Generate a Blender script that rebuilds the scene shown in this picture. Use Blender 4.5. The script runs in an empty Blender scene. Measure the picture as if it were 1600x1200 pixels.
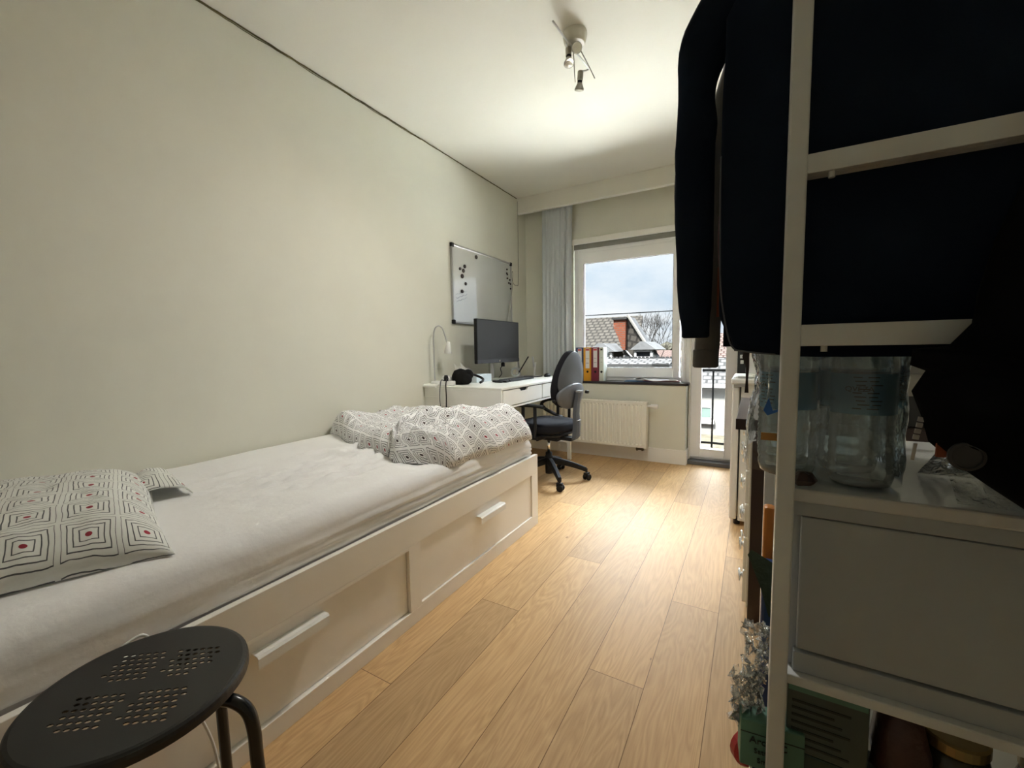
import bpy, bmesh, math, random
from mathutils import Vector, Matrix, noise
from mathutils.geometry import tessellate_polygon
random.seed(7)
PI = math.pi
sc = bpy.context.scene
COL = sc.collection

# ------------------------------------------------------------------ camera
cd = bpy.data.cameras.new('camera'); cam = bpy.data.objects.new('camera', cd); COL.objects.link(cam)
cd.sensor_fit = 'HORIZONTAL'; cd.sensor_width = 36.0; cd.lens = 36.0*656.68/1600.0
cd.clip_start = 0.02; cd.clip_end = 400
ry = Vector((0.8682591, 0.49588402, -0.01500618)); dn = Vector((0.02715667, -0.07770825, -0.99660621)); fw = Vector((-0.49536719, 0.86490489, -0.08093746))
cam.matrix_world = Matrix(((ry.x, -dn.x, -fw.x, 2.26), (ry.y, -dn.y, -fw.y, 0.0), (ry.z, -dn.z, -fw.z, 1.10), (0, 0, 0, 1)))
sc.camera = cam

# ------------------------------------------------------------------ view
sc.view_settings.view_transform = 'Standard'; sc.view_settings.look = 'None'
sc.view_settings.exposure = 0.46; sc.view_settings.gamma = 1.0; sc.view_settings.use_curve_mapping = False
try:
    sc.cycles.max_bounces = 16; sc.cycles.diffuse_bounces = 10; sc.cycles.glossy_bounces = 5
    sc.cycles.transmission_bounces = 8; sc.cycles.transparent_max_bounces = 24
    sc.cycles.sample_clamp_indirect = 80.0; sc.cycles.use_denoising = True
    sc.cycles.caustics_reflective = False; sc.cycles.caustics_refractive = False
except Exception: pass

# ------------------------------------------------------------------ sky (bright overcast, brighter towards the zenith)
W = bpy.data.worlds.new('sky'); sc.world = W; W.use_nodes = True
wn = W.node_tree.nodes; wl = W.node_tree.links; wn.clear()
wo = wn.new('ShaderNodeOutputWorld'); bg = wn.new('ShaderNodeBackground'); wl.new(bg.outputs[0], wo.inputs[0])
tc = wn.new('ShaderNodeTexCoord'); sx = wn.new('ShaderNodeSeparateXYZ'); wl.new(tc.outputs['Generated'], sx.inputs[0])
nz = wn.new('ShaderNodeTexNoise'); nz.inputs['Scale'].default_value = 3.2; nz.inputs['Detail'].default_value = 6; nz.inputs['Roughness'].default_value = .55
mp = wn.new('ShaderNodeMapping'); mp.inputs['Scale'].default_value = (1, 1, 2.6); wl.new(tc.outputs['Generated'], mp.inputs[0]); wl.new(mp.outputs[0], nz.inputs['Vector'])
cr = wn.new('ShaderNodeValToRGB'); cr.color_ramp.elements[0].position = .36; cr.color_ramp.elements[0].color = (.62, .74, .86, 1)
cr.color_ramp.elements[1].position = .62; cr.color_ramp.elements[1].color = (.93, .95, .97, 1); wl.new(nz.outputs[0], cr.inputs[0])
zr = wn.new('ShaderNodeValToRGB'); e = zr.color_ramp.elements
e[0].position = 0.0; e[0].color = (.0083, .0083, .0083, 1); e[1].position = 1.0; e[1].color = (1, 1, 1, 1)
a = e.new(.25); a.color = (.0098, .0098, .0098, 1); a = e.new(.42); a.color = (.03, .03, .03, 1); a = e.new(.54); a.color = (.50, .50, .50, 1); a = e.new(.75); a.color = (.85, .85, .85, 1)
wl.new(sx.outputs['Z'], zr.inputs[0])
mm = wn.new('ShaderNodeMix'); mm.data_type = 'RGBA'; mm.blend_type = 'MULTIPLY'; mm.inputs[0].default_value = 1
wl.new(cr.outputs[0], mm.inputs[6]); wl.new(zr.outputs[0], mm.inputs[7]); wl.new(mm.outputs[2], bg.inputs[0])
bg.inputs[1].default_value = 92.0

LAMP_FILL = 26.0
sl_ = bpy.data.lights.new('sun', 'SUN'); sl_.energy = 150.0; sl_.angle = math.radians(6); sl_.color = (1.0, .97, .92)   # behind the building: it lights the yard and the houses opposite
so_ = bpy.data.objects.new('sun', sl_); COL.objects.link(so_); so_.rotation_euler = (math.radians(36), 0, math.radians(-14)); so_.location = (0, -6, 12)
def portal(name, x0, x1, z0, z1, y):
    l = bpy.data.lights.new(name, 'AREA'); l.shape = 'RECTANGLE'; l.size = x1-x0; l.size_y = z1-z0; l.cycles.is_portal = True
    o = bpy.data.objects.new(name, l); COL.objects.link(o); o.location = ((x0+x1)/2, y, (z0+z1)/2); o.rotation_euler = (-PI/2, 0, 0)
portal('window_portal', .68, 1.58, .89, 2.0, 4.42)
portal('door_portal', 1.85, 2.10, .14, 2.0, 4.42)

# ------------------------------------------------------------------ materials
def mat(name, col, rough=.5, metal=0, bump=None, var=0, spec=None, trans=0, sheen=0, coat=0, emit=None):
    """col linear; bump=(scale, strength, distance); var = value variation by noise"""
    m = bpy.data.materials.new(name); m.use_nodes = True; n = m.node_tree.nodes; l = m.node_tree.links
    p = n['Principled BSDF']; p.inputs['Base Color'].default_value = (*col, 1); p.inputs['Roughness'].default_value = rough; p.inputs['Metallic'].default_value = metal
    if spec is not None: p.inputs['Specular IOR Level'].default_value = spec
    if trans: p.inputs['Transmission Weight'].default_value = trans
    if sheen: p.inputs['Sheen Weight'].default_value = sheen
    if coat: p.inputs['Coat Weight'].default_value = coat
    if emit: p.inputs['Emission Color'].default_value = (*emit[:3], 1); p.inputs['Emission Strength'].default_value = emit[3]
    t = n.new('ShaderNodeTexCoord')
    if bump:
        x = n.new('ShaderNodeTexNoise'); x.inputs['Scale'].default_value = bump[0]; x.inputs['Detail'].default_value = 4; l.new(t.outputs['Object'], x.inputs['Vector'])
        b = n.new('ShaderNodeBump'); b.inputs['Strength'].default_value = bump[1]; b.inputs['Distance'].default_value = bump[2]; l.new(x.outputs[0], b.inputs['Height']); l.new(b.outputs[0], p.inputs['Normal'])
    x = n.new('ShaderNodeTexNoise'); x.inputs['Scale'].default_value = 4; x.inputs['Detail'].default_value = 5; l.new(t.outputs['Object'], x.inputs['Vector'])
    r = n.new('ShaderNodeValToRGB'); v = var or .02
    r.color_ramp.elements[0].position = .3; r.color_ramp.elements[0].color = (*[c*(1-v) for c in col], 1)
    r.color_ramp.elements[1].position = .7; r.color_ramp.elements[1].color = (*[min(1, c*(1+v)) for c in col], 1)
    l.new(x.outputs[0], r.inputs[0]); l.new(r.outputs[0], p.inputs['Base Color'])
    return m
def math_node(n, l, op, a, b=None, c=None):
    x = n.new('ShaderNodeMath'); x.operation = op
    for i, v in enumerate((a, b, c)):
        if v is None: continue
        if isinstance(v, (int, float)): x.inputs[i].default_value = v
        else: l.new(v, x.inputs[i])
    return x.outputs[0]

M = {}
M['wall'] = mat('wall_paint', (.71, .71, .625), .75, bump=(120, .12, .002), var=.015)
M['backwall'] = mat('rear_wall_grey', (.62, .62, .60), .8)  # neutral grey of the unseen wall, set for the light it bounces
M['ceil'] = mat('ceiling_paint', (.74, .73, .66), .85, bump=(90, .15, .002), var=.01)
M['trimw'] = mat('trim_paint', (.86, .85, .81), .4)
M['upvc'] = mat('window_profile_white', (.90, .91, .92), .3)
M['bed'] = mat('bed_lacquer', (.85, .82, .77), .38, var=.01)
M['white'] = mat('white_lacquer', (.84, .84, .80), .32)
M['whitepl'] = mat('white_plastic', (.78, .78, .76), .35)
M['cream'] = mat('radiator_enamel', (.86, .85, .77), .35)
M['sheet'] = mat('sheet_cotton', (.84, .84, .85), .9, bump=(60, .25, .004), var=.02, sheen=.2)
M['matt'] = mat('mattress_ticking', (.82, .81, .85), .9, bump=(25, .3, .004))
M['curtain'] = mat('curtain_grey', (.56, .60, .62), .9, bump=(200, .2, .002), sheen=.2)
M['black'] = mat('black_plastic', (.008, .008, .009), .5, spec=.3)
M['matteblack'] = mat('matte_black_cushion', (.008, .008, .008), .95, spec=.15)
M['blackm'] = mat('black_metal_paint', (.012, .012, .013), .38, bump=(300, .1, .0006))
M['tube'] = mat('black_gloss_tube', (.01, .01, .011), .22)
M['chairf'] = mat('chair_fabric', (.014, .014, .018), .95, bump=(300, .3, .001), spec=.2)
M['chairs'] = mat('chair_shell_grey', (.085, .095, .11), .45)
M['screen'] = mat('screen_matt', (.018, .019, .022), .38)
M['silver'] = mat('silver_metal', (.62, .62, .62), .35, metal=.9)
M['alu'] = mat('aluminium', (.5, .5, .5), .35, metal=.8)
M['chrome'] = mat('chrome', (.8, .8, .8), .08, metal=1)
M['board'] = mat('whiteboard_enamel', (.60, .62, .60), .12, coat=1)
bp_ = M['board'].node_tree.nodes['Principled BSDF']; bp_.inputs['Coat IOR'].default_value = 2.3; bp_.inputs['Coat Roughness'].default_value = .02
M['paper'] = mat('paper', (.82, .83, .83), .6)
M['sill'] = mat('dark_stone_sill', (.028, .022, .024), .3, var=.2)
M['step'] = mat('door_step_grey', (.12, .12, .125), .5, var=.1)
M['navy'] = mat('navy_fleece', (.006, .011, .022), .95, bump=(250, .3, .001), spec=.1)
M['coat'] = mat('black_coat_fabric', (.0025, .0028, .0036), .95, bump=(120, .3, .002), spec=.08)
M['greycloth'] = mat('dark_grey_fleece', (.12, .12, .115), .95, bump=(250, .4, .001), sheen=.2)
M['orange'] = mat('orange_label_cloth', (.26, .07, .03), .8)
M['pinkband'] = mat('pink_piping', (.16, .06, .07), .8)
M['seam'] = mat('grey_seam', (.09, .10, .12), .8)
M['rack'] = mat('rack_white_steel', (.58, .60, .60), .4)
M['brown'] = mat('dark_brown_wood', (.030, .014, .011), .35, var=.2)
M['browntop'] = mat('brown_top_sheen', (.085, .066, .062), .3, var=.15)
M['fridge'] = mat('fridge_white', (.72, .72, .70), .3)
M['darkgap'] = mat('near_black', (.015, .016, .018), .5)
M['bblue'] = mat('binder_blue', (.035, .06, .16), .5); M['byell'] = mat('binder_yellow', (.75, .36, .02), .5)
M['bred'] = mat('binder_maroon', (.19, .018, .04), .5); M['bwhite'] = mat('binder_white', (.70, .76, .70), .5)
M['blabel'] = mat('binder_label', (.82, .80, .80), .6); M['redprint'] = mat('red_print', (.55, .05, .06), .5)
M['bluep'] = mat('blue_plastic', (.02, .12, .42), .4)
M['greenc'] = mat('green_carton', (.085, .21, .155), .5, var=.1); M['greend'] = mat('dark_green_card', (.018, .045, .036), .5, var=.2)
M['ink'] = mat('dark_ink', (.012, .02, .018), .6)
M['redpk'] = mat('red_packaging', (.38, .015, .02), .35); M['redbr'] = mat('red_brown_pouch', (.05, .02, .016), .45, bump=(30, .5, .01), var=.5)
M['bluepk'] = mat('blue_packaging', (.02, .06, .20), .35); M['orpk'] = mat('orange_packaging', (.55, .20, .03), .4)
M['foil'] = mat('dark_green_foil', (.05, .075, .05), .3, metal=.6, bump=(40, .6, .01))
M['gold'] = mat('gold_lid', (.28, .22, .10), .35, metal=.9); M['jarin'] = mat('dark_preserve', (.018, .018, .008), .15)
M['bulb'] = mat('lamp_glass_face', (.72, .70, .60), .2, bump=(80, .4, .003)); M['greymet'] = mat('lamp_grey_metal', (.33, .32, .28), .4, metal=.3)
M['magnet'] = mat('magnet_dark', (.02, .012, .012), .4)
M['dotw'] = mat('marker_trace', (.25, .28, .33), .6)
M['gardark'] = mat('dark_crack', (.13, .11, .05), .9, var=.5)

def floor_mat():
    m = bpy.data.materials.new('oak_planks'); m.use_nodes = True; n = m.node_tree.nodes; l = m.node_tree.links; p = n['Principled BSDF']
    t = n.new('ShaderNodeTexCoord'); s = n.new('ShaderNodeSeparateXYZ'); l.new(t.outputs['Object'], s.inputs[0]); F = lambda *a: math_node(n, l, *a)
    xr = F('DIVIDE', F('ADD', s.outputs[0], -.1425+1.84), .184); row = F('FLOOR', xr); fx = F('FRACT', xr)
    yr = F('DIVIDE', F('SUBTRACT', s.outputs[1], F('ADD', F('MULTIPLY', row, .545), -.54-.545*9+.0)), 1.80); seg = F('FLOOR', yr); fy = F('FRACT', yr)
    # gaps
    gx = F('LESS_THAN', F('MULTIPLY', F('SUBTRACT', .5, F('ABSOLUTE', F('SUBTRACT', fx, .5))), .184), .0011)
    gy = F('LESS_THAN', F('MULTIPLY', F('SUBTRACT', .5, F('ABSOLUTE', F('SUBTRACT', fy, .5))), 1.80), .0011)
    gap = F('MAXIMUM', gx, gy)
    cv = n.new('ShaderNodeCombineXYZ'); l.new(row, cv.inputs[0]); l.new(seg, cv.inputs[1]); wnz = n.new('ShaderNodeTexWhiteNoise'); wnz.noise_dimensions = '3D'; l.new(cv.outputs[0], wnz.inputs['Vector'])
    # grain coordinates: stretched along the plank and shifted per plank
    off = F('MULTIPLY', wnz.outputs['Value'], 37.0)
    gv = n.new('ShaderNodeCombineXYZ'); l.new(F('ADD', F('MULTIPLY', s.outputs[0], 9.0), off), gv.inputs[0]); l.new(F('ADD', F('MULTIPLY', s.outputs[1], 1.1), off), gv.inputs[1])
    wv = n.new('ShaderNodeTexNoise'); wv.inputs['Scale'].default_value = 1.0; wv.inputs['Detail'].default_value = 3; wv.inputs['Distortion'].default_value = .6; l.new(gv.outputs[0], wv.inputs['Vector'])
    rings = F('FRACT', F('MULTIPLY', wv.outputs[0], 16.0)); rings = F('ABSOLUTE', F('SUBTRACT', rings, .5))
    gv2 = n.new('ShaderNodeCombineXYZ'); l.new(F('MULTIPLY', s.outputs[0], 150.0), gv2.inputs[0]); l.new(F('ADD', F('MULTIPLY', s.outputs[1], 6.0), off), gv2.inputs[1])
    fn = n.new('ShaderNodeTexNoise'); fn.inputs['Scale'].default_value = 1.0; fn.inputs['Detail'].default_value = 3; l.new(gv2.outputs[0], fn.inputs['Vector'])
    g = F('ADD', F('MULTIPLY', rings, .55), F('MULTIPLY', fn.outputs[0], .6))
    r = n.new('ShaderNodeValToRGB'); el = r.color_ramp.elements; el[0].position = .12; el[0].color = (.43, .27, .125, 1); el[1].position = .75; el[1].color = (.64, .43, .225, 1); l.new(g, r.inputs[0])
    # tone by plank
    tone = n.new('ShaderNodeMix'); tone.data_type = 'RGBA'; tone.blend_type = 'MULTIPLY'; tone.inputs[0].default_value = 1; l.new(r.outputs[0], tone.inputs[6])
    r2 = n.new('ShaderNodeValToRGB'); r2.color_ramp.elements[0].color = (.84, .84, .85, 1); r2.color_ramp.elements[1].color = (1.08, 1.06, 1.03, 1); l.new(wnz.outputs['Value'], r2.inputs[0]); l.new(r2.outputs[0], tone.inputs[7])
    # knots
    vo = n.new('ShaderNodeTexVoronoi'); vo.inputs['Scale'].default_value = 1.0; vm = n.new('ShaderNodeCombineXYZ'); l.new(F('MULTIPLY', s.outputs[0], 5.0), vm.inputs[0]); l.new(F('ADD', F('MULTIPLY', s.outputs[1], 2.3), off), vm.inputs[1]); l.new(vm.outputs[0], vo.inputs['Vector'])
    kn = F('LESS_THAN', vo.outputs['Distance'], .035)
    dk = n.new('ShaderNodeMix'); dk.data_type = 'RGBA'; l.new(F('MULTIPLY', kn, .6), dk.inputs[0]); l.new(tone.outputs[2], dk.inputs[6]); dk.inputs[7].default_value = (.16, .08, .035, 1)
    gm = n.new('ShaderNodeMix'); gm.data_type = 'RGBA'; l.new(gap, gm.inputs[0]); l.new(dk.outputs[2], gm.inputs[6]); gm.inputs[7].default_value = (.16, .085, .035, 1); l.new(gm.outputs[2], p.inputs['Base Color'])
    b = n.new('ShaderNodeBump'); b.inputs['Strength'].default_value = .25; b.inputs['Distance'].default_value = .0015; l.new(F('SUBTRACT', g, F('MULTIPLY', gap, 2.0)), b.inputs['Height']); l.new(b.outputs[0], p.inputs['Normal'])
    l.new(F('ADD', F('MULTIPLY', rings, .08), .44), p.inputs['Roughness']); p.inputs['Specular IOR Level'].default_value = .14
    return m
M['floor'] = floor_mat()

def pattern_mat(name, scale, base, line, rings, lw):
    """white cotton printed with hand-drawn concentric squares and a dot, laid out in the cloth's own UV"""
    m = bpy.data.materials.new(name); m.use_nodes = True; n = m.node_tree.nodes; l = m.node_tree.links; p = n['Principled BSDF']; F = lambda *a: math_node(n, l, *a)
    t = n.new('ShaderNodeTexCoord'); nz = n.new('ShaderNodeTexNoise'); nz.inputs['Scale'].default_value = 9*scale/6; l.new(t.outputs['UV'], nz.inputs['Vector'])
    vs = n.new('ShaderNodeVectorMath'); vs.operation = 'SUBTRACT'; l.new(nz.outputs['Color'], vs.inputs[0]); vs.inputs[1].default_value = (.5, .5, .5)
    vm = n.new('ShaderNodeVectorMath'); vm.operation = 'SCALE'; l.new(vs.outputs[0], vm.inputs[0]); vm.inputs['Scale'].default_value = .10/scale
    va = n.new('ShaderNodeVectorMath'); va.operation = 'ADD'; l.new(t.outputs['UV'], va.inputs[0]); l.new(vm.outputs[0], va.inputs[1])
    s = n.new('ShaderNodeSeparateXYZ'); l.new(va.outputs[0], s.inputs[0])
    u = F('MULTIPLY', s.outputs[0], scale); v = F('MULTIPLY', s.outputs[1], scale)
    fu = F('SUBTRACT', F('FRACT', u), .5); fv = F('SUBTRACT', F('FRACT', v), .5)
    cell = n.new('ShaderNodeCombineXYZ'); l.new(F('FLOOR', u), cell.inputs[0]); l.new(F('FLOOR', v), cell.inputs[1]); w = n.new('ShaderNodeTexWhiteNoise'); l.new(cell.outputs[0], w.inputs['Vector'])
    d = F('MAXIMUM', F('ABSOLUTE', fu), F('ABSOLUTE', fv))
    ring = F('FRACT', F('MULTIPLY', F('ADD', d, -.005), rings)); ln = F('LESS_THAN', F('ABSOLUTE', F('SUBTRACT', ring, .5)), lw)
    ln = F('MULTIPLY', ln, F('LESS_THAN', d, .455)); ln = F('MULTIPLY', ln, F('GREATER_THAN', d, .085))
    dd = F('SQRT', F('ADD', F('MULTIPLY', fu, fu), F('MULTIPLY', fv, fv))); dot = F('LESS_THAN', dd, .062 if scale < 10 else .085)
    a = n.new('ShaderNodeMix'); a.data_type = 'RGBA'; l.new(ln, a.inputs[0]); a.inputs[6].default_value = (*base, 1); a.inputs[7].default_value = (*line, 1)
    dc = n.new('ShaderNodeMix'); dc.data_type = 'RGBA'; l.new(F('GREATER_THAN', w.outputs['Value'], .45 if scale < 10 else .6), dc.inputs[0]); dc.inputs[6].default_value = (.36, .02, .045, 1) if scale < 10 else (.05, .03, .035, 1); dc.inputs[7].default_value = (.30, .02, .04, 1)
    b = n.new('ShaderNodeMix'); b.data_type = 'RGBA'; l.new(dot, b.inputs[0]); l.new(a.outputs[2], b.inputs[6]); l.new(dc.outputs[2], b.inputs[7]); l.new(b.outputs[2], p.inputs['Base Color'])
    p.inputs['Roughness'].default_value = .9; p.inputs['Sheen Weight'].default_value = .15
    bn = n.new('ShaderNodeTexNoise'); bn.inputs['Scale'].default_value = 14; bn.inputs['Detail'].default_value = 5; l.new(t.outputs['Object'], bn.inputs['Vector'])
    bu = n.new('ShaderNodeBump'); bu.inputs['Strength'].default_value = .35; bu.inputs['Distance'].default_value = .008; l.new(bn.outputs[0], bu.inputs['Height']); l.new(bu.outputs[0], p.inputs['Normal'])
    return m
M['duvet'] = pattern_mat('duvet_print', 11.5, (.88, .88, .89), (.09, .09, .10), 9.0, .155)
M['pillow'] = pattern_mat('pillow_print', 8.6, (.76, .77, .74), (.09, .095, .10), 10.0, .11)

def clear_mat(name, tint, gloss, rough=.08, bump=None, milky=0, body=(.75, .8, .8)):
    m = bpy.data.materials.new(name); m.use_nodes = True; n = m.node_tree.nodes; l = m.node_tree.links; n.clear()
    o = n.new('ShaderNodeOutputMaterial'); tr = n.new('ShaderNodeBsdfTransparent'); tr.inputs[0].default_value = (*tint, 1); g = n.new('ShaderNodeBsdfGlossy'); g.inputs['Roughness'].default_value = rough
    mx = n.new('ShaderNodeMixShader'); fr = n.new('ShaderNodeLayerWeight'); fr.inputs[0].default_value = .25
    f = math_node(n, l, 'ADD', math_node(n, l, 'MULTIPLY', fr.outputs['Fresnel'], 1.0), gloss); f = math_node(n, l, 'MINIMUM', f, .95)
    l.new(f, mx.inputs[0]); l.new(tr.outputs[0], mx.inputs[1]); l.new(g.outputs[0], mx.inputs[2]); last = mx.outputs[0]
    if bump:
        t = n.new('ShaderNodeTexCoord'); x = n.new('ShaderNodeTexNoise'); x.inputs['Scale'].default_value = bump[0]; x.inputs['Detail'].default_value = 3; l.new(t.outputs['Object'], x.inputs['Vector'])
        b = n.new('ShaderNodeBump'); b.inputs['Strength'].default_value = bump[1]; b.inputs['Distance'].default_value = bump[2]; l.new(x.outputs[0], b.inputs['Height']); l.new(b.outputs[0], g.inputs['Normal']); l.new(b.outputs[0], fr.inputs['Normal'])
    if milky:
        df = n.new('ShaderNodeBsdfDiffuse'); df.inputs[0].default_value = (*body, 1); m2 = n.new('ShaderNodeMixShader'); m2.inputs[0].default_value = milky
        l.new(last, m2.inputs[1]); l.new(df.outputs[0], m2.inputs[2]); last = m2.outputs[0]
    l.new(last, o.inputs[0]); return m
M['pane'] = clear_mat('window_glass', (.97, .98, .98), .0, .01)
M['film'] = clear_mat('shrink_film', (.96, .98, .98), .04, .05, bump=(14, .7, .02), milky=.03)
M['bottle'] = clear_mat('clear_bottle_plastic', (.90, .95, .96), .05, .04, bump=(9, .5, .015), milky=.13)
M['crinkle'] = clear_mat('crinkled_cellophane', (.94, .95, .94), .10, .1, bump=(40, 1, .03), milky=.12)
M['blabelblue'] = clear_mat('blue_bottle_label', (.30, .50, .66), .03, .2, milky=.5, body=(.22, .42, .56))

# ------------------------------------------------------------------ mesh helpers
def tag(o, label=None, cat=None, group=None, kind=None):
    if label: o['label'] = label
    if cat: o['category'] = cat
    if group: o['group'] = group
    if kind: o['kind'] = kind
    return o
def thing(name, label, cat, loc=(0, 0, 0), rz=0, group=None):
    o = bpy.data.objects.new(name, None); COL.objects.link(o); o.location = loc; o.rotation_euler = (0, 0, rz); o.empty_display_size = .05
    return tag(o, label, cat, group)
def obj(name, bm, m, parent=None, smooth=False, bevel=0, sub=0, solid=0):
    me = bpy.data.meshes.new(name); bmesh.ops.recalc_face_normals(bm, faces=bm.faces); bm.to_mesh(me); bm.free()
    for q in (m if isinstance(m, (list, tuple)) else [m]): me.materials.append(q)
    if smooth:
        for f in me.polygons: f.use_smooth = True
    o = bpy.data.objects.new(name, me); COL.objects.link(o)
    if solid: k = o.modifiers.new('solid', 'SOLIDIFY'); k.thickness = solid; k.offset = 0
    if bevel:
        k = o.modifiers.new('bevel', 'BEVEL'); k.width = bevel; k.segments = 2; k.limit_method = 'ANGLE'; k.angle_limit = math.radians(50)
    if sub: k = o.modifiers.new('sub', 'SUBSURF'); k.levels = sub; k.render_levels = sub
    if parent: o.parent = parent
    return o
def B(): return bmesh.new()
def box(bm, x0, x1, y0, y1, z0, z1, mi=0, mtx=None):
    vs = [bm.verts.new((x, y, z)) for z in (z0, z1) for y in (y0, y1) for x in (x0, x1)]
    if mtx:
        for v in vs: v.co = mtx @ v.co
    for q in ((0, 2, 3, 1), (4, 5, 7, 6), (0, 1, 5, 4), (2, 6, 7, 3), (0, 4, 6, 2), (1, 3, 7, 5)):
        f = bm.faces.new([vs[i] for i in q]); f.material_index = mi
    return vs
def bx(*a, **k): bm = B(); box(bm, *a, **k); return bm
def ring_loft(bm, rings, cap=True, closed=True, mi=0):
    """rings: list of lists of points with the same count"""
    R = [[bm.verts.new(p) for p in r] for r in rings]; n = len(R[0]); out = []
    for a, b in zip(R, R[1:]):
        for i in range(n if closed else n-1):
            j = (i+1) % n; f = bm.faces.new((a[i], a[j], b[j], b[i])); f.material_index = mi
    if cap:
        f = bm.faces.new(R[0][::-1]); f.material_index = mi; f = bm.faces.new(R[-1]); f.material_index = mi
    return R
def catmull(pts, k=8):
    P = [Vector(p) for p in pts]; out = []
    for i in range(len(P)-1):
        a = P[max(i-1, 0)]; b = P[i]; c = P[i+1]; d = P[min(i+2, len(P)-1)]
        for j in range(k):
            t = j/k; out.append(.5*((2*b)+(c-a)*t+(2*a-5*b+4*c-d)*t*t+(-a+3*b-3*c+d)*t**3))
    out.append(P[-1]); return out
def tube(bm, pts, r, n=10, smooth=6, mi=0, cap=True):
    P = catmull(pts, smooth) if smooth else [Vector(p) for p in pts]
    rs = r if callable(r) else (lambda t: r); up = None; rings = []
    for i, p in enumerate(P):
        d = (P[min(i+1, len(P)-1)]-P[max(i-1, 0)]).normalized()
        if up is None: up = d.orthogonal().normalized()
        up = (up-d*up.dot(d)).normalized(); s = d.cross(up); rr = rs(i/(len(P)-1))
        rings.append([p+rr*(math.cos(2*PI*k/n)*up+math.sin(2*PI*k/n)*s) for k in range(n)])
    ring_loft(bm, rings, cap, mi=mi)
def lathe(bm, prof, n=24, mtx=None, mi=0, cap=True):
    mtx = mtx or Matrix(); ring_loft(bm, [[mtx @ Vector((r*math.cos(2*PI*k/n), r*math.sin(2*PI*k/n), z)) for k in range(n)] for r, z in prof], cap, mi=mi)
def prism(bm, poly, axis, a, b, mi=0):
    """poly: 2D points; extruded along axis 0/1/2 from a to b"""
    def P(p, t): return {0: (t, p[0], p[1]), 1: (p[0], t, p[1]), 2: (p[0], p[1], t)}[axis]
    tris = tessellate_polygon([[Vector((*p, 0)) for p in poly]]); A = [bm.verts.new(P(p, a)) for p in poly]; C = [bm.verts.new(P(p, b)) for p in poly]
    for t in tris:
        f = bm.faces.new([A[i] for i in t]); f.material_index = mi; f = bm.faces.new([C[i] for i in t[::-1]]); f.material_index = mi
    for i in range(len(poly)):
        j = (i+1) % len(poly); f = bm.faces.new((A[i], A[j], C[j], C[i])); f.material_index = mi
def T(x=0, y=0, z=0, rx=0, ry=0, rz=0):
    return Matrix.Translation((x, y, z)) @ Matrix.Rotation(rz, 4, 'Z') @ Matrix.Rotation(ry, 4, 'Y') @ Matrix.Rotation(rx, 4, 'X')
def struct(name, bm, m, parent=None, **k):
    o = obj(name, bm, m, parent, **k)
    if not parent: o['kind'] = 'structure'
    return o
def text(name, s, size, loc, rot, m, parent, ext=.0006):
    c = bpy.data.curves.new(name, 'FONT'); c.body = s; c.size = size; c.extrude = ext; c.align_x = 'CENTER'; c.align_y = 'CENTER'
    t = bpy.data.objects.new(name+'_c', c); COL.objects.link(t); dg = bpy.context.evaluated_depsgraph_get(); me = bpy.data.meshes.new_from_object(t.evaluated_get(dg)); bpy.data.objects.remove(t)
    me.name = name; me.materials.clear(); me.materials.append(m); o = bpy.data.objects.new(name, me); COL.objects.link(o); o.location = loc; o.rotation_euler = rot; o.parent = parent
    return o
def fbm(x, y, z=0, o=4): return noise.fractal(Vector((x, y, z)), 1.0, 2.0, o)
def ss(a, b, x): t = max(0, min(1, (x-a)/(b-a))); return t*t*(3-2*t)

# ------------------------------------------------------------------ room shell
RX = 2.80; YB = 4.30; CZ = 2.73; Y0 = -1.3
struct('floor', bx(-.1, RX+.1, Y0-.1, 4.36, -.1, 0), M['floor'])
struct('ceiling', bx(-.1, RX+.1, Y0-.1, YB+.1, CZ, CZ+.1), M['ceil'])
struct('wall_left', bx(-.1, 0, Y0-.1, YB+.12, 0, CZ), M['wall'])
struct('wall_right', bx(RX, RX+.1, Y0-.1, YB+.12, 0, CZ), M['wall'])
struct('wall_behind', bx(-.1, RX+.1, Y0-.1, Y0, 0, CZ), M['backwall'])
bm = B()   # window wall with the openings left out
box(bm, 0, .575, YB, YB+.14, 0, CZ); box(bm, .575, 2.20, YB, YB+.14, 2.22, CZ); box(bm, .575, 1.69, YB+.02, YB+.14, 0, .765); box(bm, 2.20, RX, YB, YB+.14, 0, CZ)
struct('wall_window', bm, M['wall'])
struct('wall_parapet', bx(0, 1.735, 4.15, YB+.01, 0, .745), M['wall'], bevel=.006)
bm = B(); box(bm, 0, 1.742, 4.135, 4.15, 0, .137); box(bm, 1.735, 1.748, 4.135, YB, 0, .137); struct('baseboard_window', bm, M['trimw'], bevel=.003)
struct('baseboard_left', bx(0, .013, 2.66, 4.135, 0, .12), M['trimw'], bevel=.003)
struct('baseboard_right', bx(RX-.013, RX, Y0, YB, 0, .12), M['trimw'], bevel=.003)
struct('trim_1', bx(0, RX, 4.115, 4.145, 2.568, CZ), M['ceil'])           # curtain valance
bm = B(); box(bm, 0, RX, 4.114, 4.150, 2.562, 2.569); struct('trim_2', bm, M['trimw'])
struct('trim_3', bx(.56, 2.2, 4.285, 4.32, 2.195, 2.252), M['trimw'], bevel=.003)
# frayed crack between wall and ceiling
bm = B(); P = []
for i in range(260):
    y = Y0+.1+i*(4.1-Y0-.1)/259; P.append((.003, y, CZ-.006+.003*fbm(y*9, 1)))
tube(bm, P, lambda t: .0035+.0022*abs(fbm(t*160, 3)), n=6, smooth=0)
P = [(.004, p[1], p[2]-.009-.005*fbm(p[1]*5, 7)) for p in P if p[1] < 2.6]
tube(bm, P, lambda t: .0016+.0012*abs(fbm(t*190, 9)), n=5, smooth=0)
struct('trim_4', bm, M['gardark'])
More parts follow.
